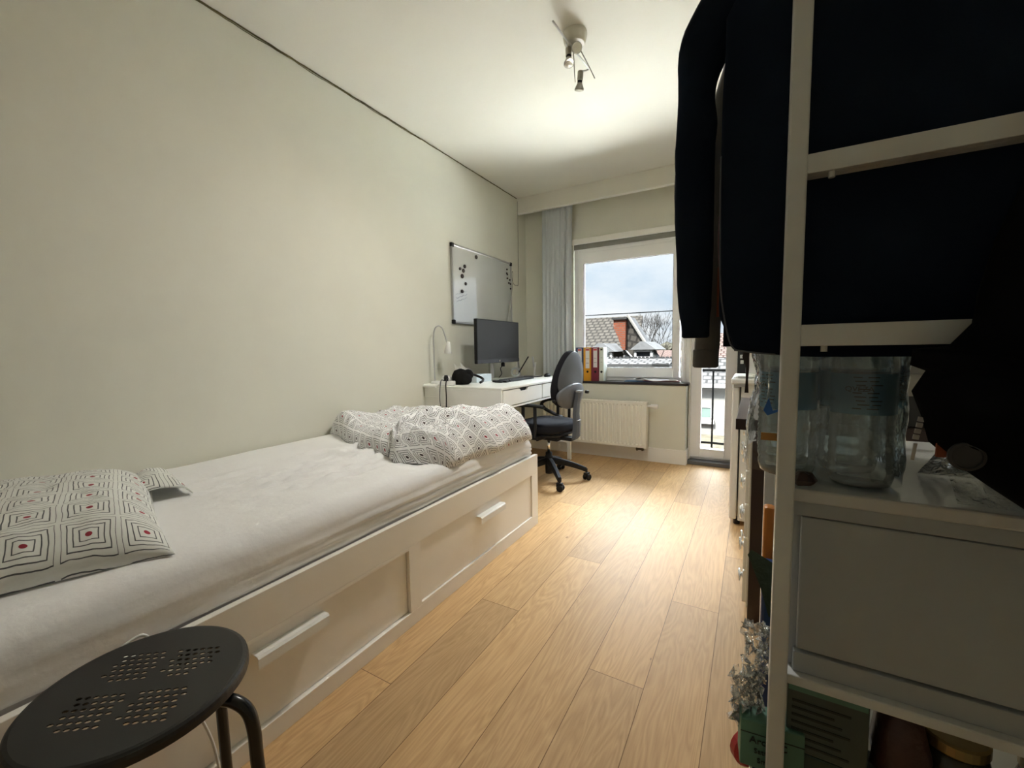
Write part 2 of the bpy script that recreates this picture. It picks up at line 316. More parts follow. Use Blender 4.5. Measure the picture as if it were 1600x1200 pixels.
# sill
bm = B(); prism(bm, [(0, 4.14), (1.735, 4.14), (1.755, 4.16), (1.755, YB+.02), (0, YB+.02)], 2, .745, .768); o = struct('trim_5', bm, M['sill'], bevel=.003)

# window 1 : tilt-and-turn sash
wy0, wy1 = 4.30, 4.37
def frame(x0, x1, z0, z1, t, y0, y1, tb=None, tt=None):
    bm = B(); tb = tb or t; tt = tt or t
    box(bm, x0, x0+t, y0, y1, z0, z1); box(bm, x1-t, x1, y0, y1, z0, z1); box(bm, x0+t, x1-t, y0, y1, z0, z0+tb); box(bm, x0+t, x1-t, y0, y1, z1-tt, z1); return bm
w = thing('window_1', 'white framed window with one large pane above the sill', 'window', (0, 0, 0)); w['kind'] = 'structure'
obj('window_frame', frame(.585, 1.71, .768, 2.135, .045, 4.30, 4.37), M['upvc'], w, bevel=.004)
obj('window_sash', frame(.628, 1.652, .805, 2.10, .058, 4.285, 4.35, tb=.10, tt=.105), M['upvc'], w, bevel=.005)
obj('glazing_bead', frame(.683, 1.597, .895, 1.998, .010, 4.279, 4.30), M['upvc'], w, bevel=.002)
obj('gasket', frame(.692, 1.588, .904, 1.989, .005, 4.290, 4.304), M['black'], w)
obj('pane', bx(.69, 1.59, 4.312, 4.318, .90, 1.99), M['pane'], w)
bm = B(); box(bm, 1.628, 1.648, 4.268, 4.287, 1.28, 1.36); box(bm, 1.60, 1.64, 4.255, 4.268, 1.305, 1.325); prism(bm, [(1.628, 1.34), (1.644, 1.345), (1.610, 1.215), (1.598, 1.22)], 1, 4.250, 4.262)
obj('window_handle', bm, M['upvc'], w, bevel=.003)
vg = thing('ventilation_grille', 'long grey ventilation grille set above the window frame', 'vent', (0, 0, 0))
bm = B(); box(bm, .585, 2.19, 4.29, 4.36, 2.135, 2.195); obj('grille_body', bm, mat('vent_grey', (.22, .22, .20), .5, var=.15), vg)
bm = B(); box(bm, .585, 2.19, 4.284, 4.292, 2.192, 2.199); box(bm, .585, 2.19, 4.284, 4.292, 2.131, 2.138); obj('grille_rail', bm, M['upvc'], vg)
# safety wire outside
o = obj('balustrade_wire', B(), M['alu']); bpy.data.objects.remove(o)
bm = B(); tube(bm, [(.60, 4.46, 1.463), (1.15, 4.46, 1.463), (1.70, 4.46, 1.463)], .006, n=8, smooth=0)
o = obj('safety_bar', bm, mat('grey_bar', (.012, .013, .013), .9, spec=.05)); tag(o, 'thin grey safety bar crossing outside the window pane', 'safety bar')

# balcony door
d = thing('door_1', 'white glazed balcony door beside the window', 'door', (0, 0, 0)); d['kind'] = 'structure'
obj('door_frame', frame(1.71, 2.19, .035, 2.135, .043, 4.30, 4.37, tb=.02), M['upvc'], d, bevel=.004)
obj('door_leaf', frame(1.757, 2.145, .055, 2.10, .092, 4.285, 4.35, tb=.085, tt=.09), M['upvc'], d, bevel=.005)
obj('glazing_bead', frame(1.843, 2.06, .132, 2.02, .009, 4.279, 4.30), M['upvc'], d, bevel=.002)
obj('pane', bx(1.845, 2.058, 4.312, 4.318, .135, 2.015), M['pane'], d)
struct('trim_6', bx(1.735, 2.20, 4.20, 4.38, 0, .035), M['step'], bevel=.004)
struct('trim_7', bx(1.690, 1.712, 4.28, 4.37, .768, 2.135), M['upvc'], bevel=.003)
struct('trim_8', bx(1.745, 1.760, 4.262, 4.30, .035, 2.19), M['trimw'], bevel=.003)

# ------------------------------------------------------------------ balcony and the view
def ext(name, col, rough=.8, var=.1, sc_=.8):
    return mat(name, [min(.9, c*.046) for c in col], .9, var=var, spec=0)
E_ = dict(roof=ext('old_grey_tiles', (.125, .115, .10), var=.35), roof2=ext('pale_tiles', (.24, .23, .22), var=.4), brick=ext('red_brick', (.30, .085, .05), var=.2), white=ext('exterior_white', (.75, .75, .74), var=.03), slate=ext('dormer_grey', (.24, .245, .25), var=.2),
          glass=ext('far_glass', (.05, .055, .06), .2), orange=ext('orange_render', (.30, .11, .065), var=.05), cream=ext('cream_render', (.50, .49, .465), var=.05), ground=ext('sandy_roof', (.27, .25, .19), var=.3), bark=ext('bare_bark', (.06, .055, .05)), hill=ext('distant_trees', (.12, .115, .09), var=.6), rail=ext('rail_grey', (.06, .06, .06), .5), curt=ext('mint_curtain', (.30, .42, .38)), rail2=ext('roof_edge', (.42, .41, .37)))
def tiles_mat(name, c1, c2, sx_, sy_):
    m = bpy.data.materials.new(name); m.use_nodes = True; n = m.node_tree.nodes; l = m.node_tree.links; p = n['Principled BSDF']
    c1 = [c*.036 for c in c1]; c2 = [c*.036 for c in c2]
    t = n.new('ShaderNodeTexCoord'); b = n.new('ShaderNodeTexBrick'); b.inputs['Scale'].default_value = 1; b.inputs['Brick Width'].default_value = sx_; b.inputs['Row Height'].default_value = sy_
    b.inputs['Mortar Size'].default_value = sy_*.16; b.inputs['Color1'].default_value = (*c1, 1); b.inputs['Color2'].default_value = (*[v*1.25 for v in c1], 1); b.inputs['Mortar'].default_value = (*c2, 1)
    l.new(t.outputs['UV'], b.inputs['Vector']); l.new(b.outputs['Color'], p.inputs['Base Color']); p.inputs['Roughness'].default_value = .9; p.inputs['Specular IOR Level'].default_value = 0; return m
def quad_uv(bm, pts, mi=0, s=1.0):
    uv = bm.loops.layers.uv.verify(); vs = [bm.verts.new(p) for p in pts]; f = bm.faces.new(vs); f.material_index = mi
    a = Vector(pts[0]); ex = (Vector(pts[1])-a).normalized(); nn = ex.cross(Vector(pts[-1])-a).normalized(); ey = nn.cross(ex)
    for lp, p in zip(f.loops, pts): q = Vector(p)-a; lp[uv].uv = (q.dot(ex)*s, q.dot(ey)*s)
E_['tileA'] = tiles_mat('roof_tiles_old', (.13, .12, .105), (.07, .065, .06), .30, .28)
E_['tileB'] = tiles_mat('roof_tiles_pale', (.27, .27, .27), (.12, .12, .12), .24, .20)
E_['tileC'] = tiles_mat('roof_tiles_terracotta', (.30, .22, .20), (.12, .09, .08), .26, .24)
E_['brickA'] = tiles_mat('chimney_brick', (.34, .095, .05), (.22, .16, .13), .22, .09)
CX, CZc = 2.26, 1.10
def at(dx, dz, D): return Vector((CX+dx*D, D, CZc+dz*D))
# balcony
bl = thing('balcony_railing', 'dark metal balcony railing outside the glazed door', 'railing', (0, 0, 0))
obj('top_rail', bx(1.45, 2.75, 4.98, 5.015, .835, .86), E_['rail'], bl); obj('bottom_rail', bx(1.45, 2.75, 4.985, 5.01, .045, .065), E_['rail'], bl)
for i in range(8):
    x = 1.885-.47+.158*i
    obj('baluster', bx(x, x+.018, 4.988, 5.006, .0, .84), E_['rail'], bl)
struct('balcony_slab', bx(1.3, 2.9, 4.44, 5.06, -.15, -.02), mat('balcony_concrete', (.03, .029, .027), .9))
# flat roof in front
struct('ground', bx(-60, 60, 10.4, 120, -1.6, -1.2), E_['ground'])
struct('bounce_ground', bx(-14, 16, 4.44, 10.4, -1.6, -1.2), mat('pale_bounce_ground', (.36, .355, .335), .9, var=.05))  # unseen pale ground, added to bounce daylight up to the ceiling
# near white building with lower tiled roof (behind the door glass)
D = 12.0
h = thing('white_annexe', 'low white house wall with small window and pale tiled roof edge seen through the door', 'building', at(-.07, -.19, D))
h.location = (0, 0, 0)
bm = B(); a = at(-.135, 0, D); b = at(.02, 0, D); box(bm, a.x, b.x, D, D+3, -1.2, CZc-.0798*D); obj('wall', bm, E_['cream'], h)
z0, z1 = CZc-.158*D, CZc-.128*D; xa, xb = CX-.101*D, CX-.072*D
obj('window', frame(xa, xb, z0, z1, .05, D-.03, D+.02), E_['white'], h); obj('pane', bx(xa+.05, xb-.05, D-.015, D+.01, z0+.05, z1-.05), E_['curt'], h)
obj('window_ledge', bx(xa-.05, xb+.05, D-.10, D+.01, z0-.10, z0), E_['white'], h)
bm = B(); quad_uv(bm, [(a.x, D-.15, CZc-.0798*D), (b.x, D-.15, CZc-.0798*D), (b.x, D+1.2, CZc-.0798*D+.62), (a.x, D+1.2, CZc-.0798*D+.62)]); obj('roof', bm, E_['tileB'], h, solid=.06)
obj('gutter', bx(a.x, b.x, D-.22, D-.12, CZc-.0798*D-.08, CZc-.0798*D+.02), E_['white'], h)
# orange house further back
D = 24.0; h = thing('orange_house', 'orange rendered house with pinkish tiled roof seen beyond the railing', 'building', (0, 0, 0))
a = at(-.09, 0, D); b = at(.02, 0, D); zt = CZc-.024*D
obj('wall', bx(a.x, b.x, D, D+6, -1.2, zt), E_['orange'], h)
bm = B(); quad_uv(bm, [(a.x-.3, D-.3, zt), (b.x, D-.3, zt), (b.x, D+2.4, zt+1.3), (a.x-.3, D+2.4, zt+1.3)]); obj('roof', bm, E_['tileC'], h, solid=.08)
for dx0, dx1 in ((-.068, -.055), (-.052, -.047)):
    f = obj('window', frame(CX+dx0*D, CX+dx1*D, CZc-.0435*D, CZc-.034*D, .05, D-.04, D+.02), E_['white'], h); obj('pane', bx(CX+dx0*D+.05, CX+dx1*D-.05, D-.02, D+.01, CZc-.0435*D+.05, CZc-.034*D-.05), E_['glass'], f)
obj('wall_ledge', bx(a.x, b.x, D-.06, D+.02, CZc-.0475*D, CZc-.0455*D), E_['white'], h)
# big gabled houses in the window
D = 18.0; h = thing('gabled_house', 'large grey tiled gabled house with red brick chimney and dormers', 'building', (0, 0, 0))
def q(*pts): bm = B(); quad_uv(bm, [tuple(p) for p in pts]); return bm
ev = -.027
# left long roof slope facing us
obj('roof', q(at(-.46, ev, D), at(-.235, ev, D), at(-.29/1.08, .072/1.08, D*1.17)*1 if False else Vector((CX-.262*D, D+3.2, CZc+.072*(D+3.2))), Vector((CX-.47*D, D+3.2, CZc+.072*(D+3.2)))), E_['tileA'], h, solid=.12)
# right wing: steep roof falling to the right
ap = Vector((CX-.2505*D, D-.2, CZc+.0725*D)); apb = Vector((CX-.262*(D+3.5), D+3.5, CZc+.069*(D+3.5)))
bm = B(); quad_uv(bm, [tuple(p) for p in (at(-.268, -.012, D-.2), at(-.190, -.030, D-.2), ap)]); obj('gable_wall', bm, E_['tileA'], h, solid=.1)
P0 = at(-.186, -.034, D-.25); bm = B(); prism(bm, [(at(-.268, -.03, D-.2).x, CZc-.034*D), (P0.x, P0.z), (ap.x, ap.z), (ap.x-.12, ap.z)], 1, D-.19, D+.75); obj('roof', bm, E_['slate'], h)
bm = B(); tube(bm, [ap+Vector((0, -.25, .05)), P0+Vector((.0, -.2, .03))], .065, n=6, smooth=0); obj('verge', bm, E_['rail2'], h)
bm = B(); tube(bm, [Vector((CX-.285*D, D-.1, CZc+.05*D)), at(-.262, -.004, D-.3), at(-.238, -.03, D-.4)], .03, n=6, smooth=0); obj('verge', bm, E_['white'], h)
obj('wall', bx(CX-.46*D, CX-.20*D, D+.35, D+6, -1.2, CZc-.034*D), E_['cream'], h)
# chimney: brick stack widening upwards
bm = B(); y0 = D-.45; y1 = D+.5
zz = [(-.262, -.256, -.004), (-.275, -.2555, .03), (-.2835, -.2555, .048), (-.2835, -.2555, .066)]
uvl = bm.loops.layers.uv.verify(); rows = []
for xl, xr, dz in zz: rows.append([bm.verts.new((CX+xl*D, y0, CZc+dz*D)), bm.verts.new((CX+xr*D, y0, CZc+dz*D)), bm.verts.new((CX+xr*D, y1, CZc+dz*D)), bm.verts.new((CX+xl*D, y1, CZc+dz*D))])
for r0, r1 in zip(rows, rows[1:]):
    for i in range(4):
        j = (i+1) % 4; f = bm.faces.new((r0[i], r0[j], r1[j], r1[i]))
        for lp in f.loops: lp[uvl].uv = ((lp.vert.co.x if i in (0, 2) else lp.vert.co.y), lp.vert.co.z)
bm.faces.new(rows[-1])
ch = obj('chimney', bm, E_['brickA'], h)
obj('chimney_cap', bx(CX-.287*D, CX-.252*D, y0-.08, y1+.08, CZc+.066*D, CZc+.0705*D), E_['rail'], ch)
def dormer(cx, w, zt, ze, zb):
    D2 = D-1.0; xa, xb = CX+(cx-w)*D2, CX+(cx+w)*D2
    bm = B(); rings = [(xa-.15, CZc+ze*D2), ((xa+xb)/2-w*5, CZc+zt*D2), ((xa+xb)/2+w*3, CZc+zt*D2), (xb+.15, CZc+ze*D2)]; prism(bm, rings, 1, D2, D2+2.2); r = obj('dormer_roof', bm, E_['slate'], h)
    f = obj('dormer_window', frame(xa, xb, CZc+zb*D2, CZc+ze*D2, .09, D2+.1, D2+.3), E_['white'], h); obj('pane', bx(xa+.09, xb-.09, D2+.2, D2+.25, CZc+zb*D2+.05, CZc+ze*D2-.09), E_['glass'], f)
dormer(-.222, .021, .015, -.004, -.0255); dormer(-.322, .026, .013, -.008, -.0265)
# pale tiled roof just below the window
D = 11.0; h = thing('tiled_lower_roof', 'long pale tiled roof strip just above the windowsill', 'roof', (0, 0, 0))
bm = B(); a = at(-.42, -.0405, D); b = at(-.1625, -.0405, D); a2 = at(-.42, -.0265, D); b2 = at(-.1625, -.0265, D); a2.y += .9; b2.y += .9; a2.z = CZc-.0265*a2.y; b2.z = CZc-.0262*b2.y
quad_uv(bm, [tuple(a), tuple(b), tuple(b2), tuple(a2)]); obj('roof_tiles', bm, E_['tileB'], h, solid=.06)
bm = B(); box(bm, a.x, b.x, a2.y-.05, a2.y+.08, a2.z, a2.z+.035)
for i in range(26): x = a.x+.1+i*(b.x-a.x-.2)/25; lathe(bm, [(.045, -.03), (.05, .0), (.03, .035)], 6, T(x, a2.y, a2.z+.04))
obj('ridge', bm, E_['rail'], h)
obj('wall', bx(a.x, b.x, D+.05, D+2, -1.2, a.z-.02), E_['cream'], h); obj('skylight', bx(b.x-.42, b.x-.02, D-.03, D+.02, a.z+.01, a.z+.05), E_['rail'], h)
# distant strip of trees/hedges and a bare tree
bm = B()
for i in range(70):
    x = -40+i*.75; r = random.uniform(.5, 1.0); y = 50+random.uniform(-3, 3)
    bmesh.ops.create_icosphere(bm, subdivisions=1, radius=r, matrix=Matrix.Translation((x, y, CZc+random.uniform(-.2, .35))) @ Matrix.Diagonal((1.3, 1, .8, 1)))
for i in range(44): bmesh.ops.create_icosphere(bm, subdivisions=1, radius=1.3, matrix=Matrix.Translation((-40+i*1.2, 50, -.2)))
for v in bm.verts: v.co += noise.noise_vector(v.co*1.7)*.35
tag(obj('distant_treetops', bm, E_['hill']), 'band of hazy brown treetops along the far horizon', 'trees', kind='stuff')
def far_house(x0, x1, y, z0, z1, z2, m, lab):
    h = thing('distant_house', lab, 'building', (0, 0, 0)); obj('wall', bx(x0, x1, y, y+5, -1.2, z0), m, h)
    bm = B(); quad_uv(bm, [(x0-.2, y-.2, z0), (x1+.2, y-.2, z0), (x1+.2, y+2.5, z1), (x0-.2, y+2.5, z1)]); obj('roof', bm, E_['tileC'], h, solid=.1)
far_house(CX-.205*30, CX-.13*30, 30, CZc-.026*30, CZc-.008*30, 0, E_['cream'], 'pale distant house with brownish roof right of the gabled house')
def tree(x, y, zb, ht, spread, lab, seed):
    random.seed(seed); t = thing('bare_tree', lab, 'tree', (x, y, zb)); bm = B()
    def br(p, d, L, r, k):
        q_ = p+d*L; tube(bm, [p, p+d*L*.5+Vector((random.uniform(-.04, .04)*L, 0, 0)), q_], lambda s, r=r: r*(1-.4*s), n=4, smooth=2, cap=False)
        if k == 0: return
        for _ in range(3 if k > 1 else 3):
            nd = (d+Vector((random.uniform(-1, 1), random.uniform(-.6, .6), random.uniform(-.2, .6)))*spread).normalized(); br(q_, nd, L*random.uniform(.6, .8), r*.6, k-1)
    br(Vector((0, 0, 0)), Vector((0, 0, 1)), ht*.3, ht*.018, 0); obj('trunk', bm, E_['bark'], t); bm = B()
    for _ in range(3): br(Vector((0, 0, ht*.28)), Vector((random.uniform(-.5, .5), random.uniform(-.3, .3), 1)).normalized(), ht*.22, ht*.007, 4)
    obj('branches', bm, E_['bark'], t)
tree(CX-.192*24, 24, -1.2, 4.6, .9, 'bushy bare tree right of the gabled roof', 3)
tree(CX-.172*36, 36, -1.2, 3.7, .9, 'small bare tree at the right edge of the window view', 9)
tree(CX-.222*26, 26, -1.2, 4.8, .35, 'tall thin pale bare tree behind the steep roof edge', 5)
random.seed(11)

# ------------------------------------------------------------------ curtain, radiator, cables
bm = B(); rings = []; nx = 110
for k in range(26):
    z = 2.66-k*(2.66-.05)/25; r = []
    for i in range(nx):
        s = i/(nx-1); wdt = .335-.03*math.sin(PI*k/25); ph = 2*PI*(6.5*s+.25*math.sin(3*s+1)); am = .030*(.6+.4*k/25)
        x = .255+.035*(1-k/25)*0+wdt*s+.010*math.sin(ph*1+.8)+.02*(k/25)*s
        r.append((x, 4.205+am*math.sin(ph)+.012*math.sin(ph*2.1+2+k*.05)+.006*fbm(s*6, z*1.5), z))
    rings.append(r)
ring_loft(bm, rings, cap=False, closed=False)
cu = thing('grey_curtain', 'grey pleated curtain hanging left of the window', 'curtain', (0, 0, 0)); obj('curtain_cloth', bm, M['curtain'], cu, smooth=True, solid=.003)
bm = B(); box(bm, .05, 2.7, 4.195, 4.215, 2.70, 2.728); o = obj('curtain_rail', bm, M['trimw']); tag(o, 'white curtain rail fixed to the ceiling behind the valance', 'curtain rail')

ra = thing('radiator', 'cream ribbed panel radiator under the windowsill', 'radiator', (0, 0, 0))
x0, x1, z0, z1, yf, yb = .33, 1.405, .148, .582, 4.030, 4.115
bm = B(); n = 27; pw = (x1-x0-.05)/n; prof = [(x0, yf+.004)]
x = x0+.025; prof.append((x, yf+.004))
for i in range(n): prof += [(x+.2*pw, yf+.014), (x+.5*pw, yf+.014), (x+.68*pw, yf), (x+1.0*pw, yf)]; x += pw
prof += [(x1, yf+.004)]
rings = [[(px, py if (.025 < zz-z0 < z1-z0-.025) else yf+.004, zz) for px, py in prof] for zz in (z0, z0+.022, z0+.034, z1-.034, z1-.022, z1)]
ring_loft(bm, rings, cap=False, closed=False); obj('front_panel', bm, M['cream'], ra, solid=.003)
obj('back_panel', bx(x0, x1, yb-.02, yb, z0, z1), M['cream'], ra)
for xs in (x0-.002, x1-.012): obj('side_panel', bx(xs, xs+.014, yf, yb, z0-.004, z1+.002), M['cream'], ra, bevel=.004)
bm = B(); box(bm, x0, x1, yf, yf+.012, z1-.003, z1+.004); box(bm, x0, x1, yb-.012, yb, z1-.003, z1+.004)
for i in range(40): xx = x0+.01+i*(x1-x0-.02)/39; box(bm, xx-.006, xx+.006, yf+.01, yb-.01, z1-.002, z1+.003)
obj('top_grille', bm, M['cream'], ra)
bm = B(); lathe(bm, [(.012, 0), (.012, .03), (.021, .032), (.023, .09), (.018, .10)], 16, T(x1, 4.07, .548, ry=PI/2)); vv = obj('thermostat_valve', bm, M['whitepl'], ra, smooth=True, bevel=.001)
bm = B(); tube(bm, [(1.31, 4.08, .15), (1.31, 4.08, .115), (1.31, 4.13, .11)], .009, smooth=0); tube(bm, [(1.36, 4.08, .15), (1.36, 4.08, .115), (1.36, 4.13, .11)], .009, smooth=0); box(bm, 1.30, 1.37, 4.07, 4.09, .118, .135); obj('pipe_fitting', bm, mat('brass_dark', (.12, .10, .07), .4, metal=.6), ra)
for xs in (.42, 1.28): obj('wall_bracket', bx(xs, xs+.03, yb-.004, 4.1495, .30, .50), M['cream'], ra)

bm = B(); tube(bm, [(.006, 4.115, 2.70), (.006, 4.115, 2.3), (.006, 4.11, 1.85), (.006, 4.07, 1.80), (.006, 4.02, 1.80), (.006, 3.975, 1.84), (.006, 3.965, 1.92)], .003, n=6); tube(bm, [(.030, 3.945, 1.90), (.030, 3.93, 1.75), (.030, 3.86, 1.55), (.030, 3.80, 1.36), (.028, 3.78, 1.20)], .003, n=6)
bm2 = bm; tube(bm2, [(.006, 3.965, 1.92), (.022, 3.955, 1.93), (.030, 3.945, 1.90)], .003, n=6); o = obj('wall_cable', bm2, M['seam'] if False else mat('pale_cable', (.38, .37, .33), .5), smooth=True); tag(o, 'thin cable looping down the wall beside the whiteboard', 'cable')

# ------------------------------------------------------------------ whiteboard
wb = thing('whiteboard', 'aluminium framed magnetic whiteboard on the left wall above the desk', 'whiteboard', (0, 0, 0))
y0, y1, z0, z1 = 2.915, 3.945, 1.335, 2.015
obj('board_surface', bx(.003, .012, y0+.01, y1-.01, z0+.01, z1-.01), M['board'], wb)
bm = B(); box(bm, .001, .02, y0, y1, z0, z0+.018); box(bm, .001, .02, y0, y1, z1-.018, z1); box(bm, .001, .02, y0, y0+.018, z0, z1); box(bm, .001, .02, y1-.018, y1, z0, z1); obj('board_frame', bm, M['alu'], wb, bevel=.004)
for yy in (y0, y1-.03):
    for zz in (z0, z1-.03): obj('corner_cap', bx(0, .024, yy-.003, yy+.033, zz-.003, zz+.033), M['black'], wb, bevel=.006)
def onboard(px, py):  # zoom-crop coordinates of the board -> wall position
    return None
def magnet(y, z, r, lab, grp, m='magnet'):
    bm = B(); lathe(bm, [(r, 0), (r, .006), (r*.8, .010), (.001, .010)], 14, T(.012, y, z, ry=PI/2)); tag(obj('magnet', bm, M[m], smooth=False), lab, 'magnet', grp)
for y, z, r in ((3.035, 1.815, .014), (3.105, 1.845, .017), (3.085, 1.805, .018), (3.065, 1.755, .020), (3.115, 1.695, .015)): magnet(y, z, r, 'one of the clustered dark round magnets at the upper left of the whiteboard', 'magnets clustered upper left')
magnet(3.29, 1.960, .019, 'single dark round magnet near the top edge of the whiteboard', None)
magnet(3.058, 1.622, .016, 'dark round magnet just above the handwriting on the whiteboard', None)
for y, z in ((3.85, 1.935), (3.845, 1.895), (3.855, 1.885), (3.855, 1.845), (3.905, 1.835), (3.885, 1.800), (3.918, 1.795), (3.92, 1.745)): magnet(y, z, .0095, 'one of the tiny black magnets in the right corner of the whiteboard', 'tiny magnets on the right')
bm = B()
for k in range(3):
    P = [(.0132, 2.975+j*.02, 1.585-.03*k+j*.006+.006*math.sin(j*2.3+k*2)) for j in range(9)]; tube(bm, P, .0011, n=4, smooth=3)
obj('handwriting', bm, M['dotw'], wb)

# ------------------------------------------------------------------ desk
dk = thing('desk', 'white desk with thin drawer and cut-out grip at the foot of the bed', 'desk', (0, 0, 0))
dx0, dx1, dy0, dy1, dz = .135, .725, 2.53, 3.90, .83
obj('desktop', bx(dx0, dx1, dy0, dy1, dz-.018, dz), M['white'], dk, bevel=.003)
obj('desk_side', bx(dx0, dx1-.004, dy0, dy0+.018, .685, dz-.018), M['white'], dk, bevel=.002)
obj('desk_side', bx(dx0, dx1-.004, dy1-.018, dy1, .685, dz-.018), M['white'], dk, bevel=.002)
obj('underside', bx(dx0, dx1-.004, dy0, dy1, .670, .685), M['white'], dk, bevel=.002)
obj('desk_back', bx(dx0, dx0+.015, dy0+.018, dy1-.018, .685, dz-.018), M['white'], dk)
def drawer(ya, yb_, g):
    # front with trapezoid grip notch at the top
    c = (ya+yb_)/2; zt, zb = dz-.024, .692; poly = [(ya, zb), (yb_, zb), (yb_, zt), (c+g, zt), (c+g*.62, zt-.022), (c-g*.62, zt-.022), (c-g, zt), (ya, zt)]
    bm = B(); prism(bm, poly, 0, dx1-.020, dx1-.002); dr = obj('drawer', bm, M['white'], dk, bevel=.002)
    obj('grip_shade', bx(dx1-.06, dx1-.022, ya+.02, yb_-.02, zb+.01, zt-.002), M['darkgap'], dr)  # near-black block paints the shade behind the grip notch
drawer(dy0+.025, dy0+.66, .075); drawer(dy0+.68, dy1-.025, .075)
for yy in (dy1-.06, dy0+.02):
    for xx in (dx1-.045, dx0+.01): obj('leg', bx(xx, xx+.035, yy, yy+.035, 0, .672), M['white'], dk, bevel=.003)
obj('leg_brace', bx(dx0+.04, dx1-.04, dy1-.052, dy1-.032, .17, .20), M['white'], dk, bevel=.002)

cs = thing('wall_casing', 'white boxed pipe casing with rounded cap between bed and desk by the wall', 'casing', (0, 0, 0))
obj('casing_body', bx(0.001, .125, 2.545, 2.68, 0, .815), M['white'], cs, bevel=.002)
bm = B(); prism(bm, [(2.52, .815), (2.70, .815), (2.70, .832), (2.685, .842), (2.535, .842), (2.52, .832)], 0, .0, .132); obj('casing_cap', bm, M['white'], cs, bevel=.006)
bm = B(); box(bm, 0, .131, 2.539, 2.545, .735, .745); box(bm, .125, .131, 2.539, 2.68, .735, .745); obj('casing_moulding', bm, M['white'], cs, bevel=.002)

# desk lamp (gooseneck)
lp = thing('desk_lamp', 'white gooseneck desk lamp standing by the wall left of the monitor', 'lamp', (0, 0, 0))
bm = B(); lathe(bm, [(.045, 0), (.045, .012), (.03, .018), (.006, .022)], 20, T(.062, 2.615, .842)); obj('lamp_base', bm, M['whitepl'], lp, smooth=True)
bm = B(); tube(bm, [(.062, 2.60, .86), (.060, 2.60, 1.05), (.060, 2.60, 1.20), (.065, 2.615, 1.275), (.085, 2.64, 1.300), (.105, 2.66, 1.275), (.120, 2.675, 1.21), (.128, 2.685, 1.165)], .0055, n=8); obj('lamp_neck', bm, M['silver'], lp, smooth=True)
bm = B(); lathe(bm, [(.006, .05), (.012, .045), (.032, -.045), (.030, -.046), (.010, .03), (.001, .03)], 20, T(.132, 2.69, 1.125, ry=.12)); obj('lamp_shade', bm, M['whitepl'], lp, smooth=True)

# socket / plug cluster with two dark cables
bm = B(); box(bm, .10, .165, 2.64, 2.71, .842 if False else .831, .90); o = obj('power_adapter', bm, M['whitepl'], bevel=.008); tag(o, 'white power adapter cube on the desk corner beside the lamp', 'adapter')
ps = thing('power_strip', 'white power strip with black plug on the left end of the desk', 'power strip', (.20, 2.585, .831), .5)
obj('strip_body', bx(-.06, .06, -.025, .025, 0, .035), M['whitepl'], ps, bevel=.006)
bm = B(); lathe(bm, [(.018, 0), (.018, .03), (.012, .045), (.001, .046)], 12, T(-.01, 0, .035)); pl_ = obj('plug', bm, M['black'], ps)
bm = B(); tube(bm, [(.215, 2.575, .885), (.235, 2.535, .885), (.245, 2.508, .84), (.245, 2.510, .75), (.24, 2.512, .63), (.24, 2.512, .3)], .0045, n=6); o = obj('black_cable', bm, M['black'], smooth=True); tag(o, 'black cable hanging over the left desk edge, the right one of the two', 'cable')
bm = B(); tube(bm, [(.18, 2.57, .868), (.185, 2.53, .875), (.190, 2.508, .83), (.180, 2.510, .74), (.188, 2.512, .63), (.19, 2.512, .3)], .0035, n=6); o = obj('grey_cable', bm, M['chairs'], smooth=True); tag(o, 'thin grey cable hanging over the left desk edge, the left one of the two', 'cable')

# headphones
hp = thing('headphones', 'black over-ear headphones lying on the left part of the desk', 'headphones', (.30, 2.70, .831), .4)
for dy, rr in ((0, 0), (.09, 0)):
    bm = B(); lathe(bm, [(.02, -.014), (.042, -.012), (.045, .0), (.040, .016), (.015, .02)], 20, T(0, dy*.6, .045+dy*.35, rx=PI/2-.5, rz=.5)); obj('ear_cup', bm, M['matteblack'], hp, smooth=True)
bm = B(); tube(bm, [(-.045, 0, .075), (-.02, .05, .085), (.05, .09, .07), (.115, .06, .045), (.13, .0, .03), (.12, -.05, .02)], .010, n=8); obj('headband', bm, M['black'], hp, smooth=True)
bm = B(); lathe(bm, [(.055, 0), (.068, .02), (.068, .075), (.05, .11), (.01, .125)], 20, T(-.06, .05, 0)); obj('headphone_pouch', bm, M['matteblack'], hp, smooth=True)
# tissue / white box with crumpled bag behind
bm = B(); box(bm, .15, .27, 2.885, 3.115, .831, .895); o = obj('white_box', bm, mat('pale_blue_white_box', (.62, .70, .74), .4), bevel=.004); tag(o, 'pale white flat box on the desk under the monitor', 'box')
bm = B()
for k in range(7):
    p0 = Vector((.10, 2.86+.03*k, .835)); ring_loft(bm, [[p0+Vector((.0, 0, 0)), p0+Vector((.03, .05, 0)), p0+Vector((.02, .03, 0))], [p0+Vector((random.uniform(-.05, .01), random.uniform(-.07, .0), random.uniform(.10, .17))), p0+Vector((.01, random.uniform(.0, .05), random.uniform(.06, .11))), p0+Vector((.0, .02, .09))]])
o = obj('crumpled_bag', bm, M['paper'] if False else mat('thin_white_plastic', (.66, .66, .62), .4)); tag(o, 'crumpled translucent white bag against the wall behind the headphones', 'bag')

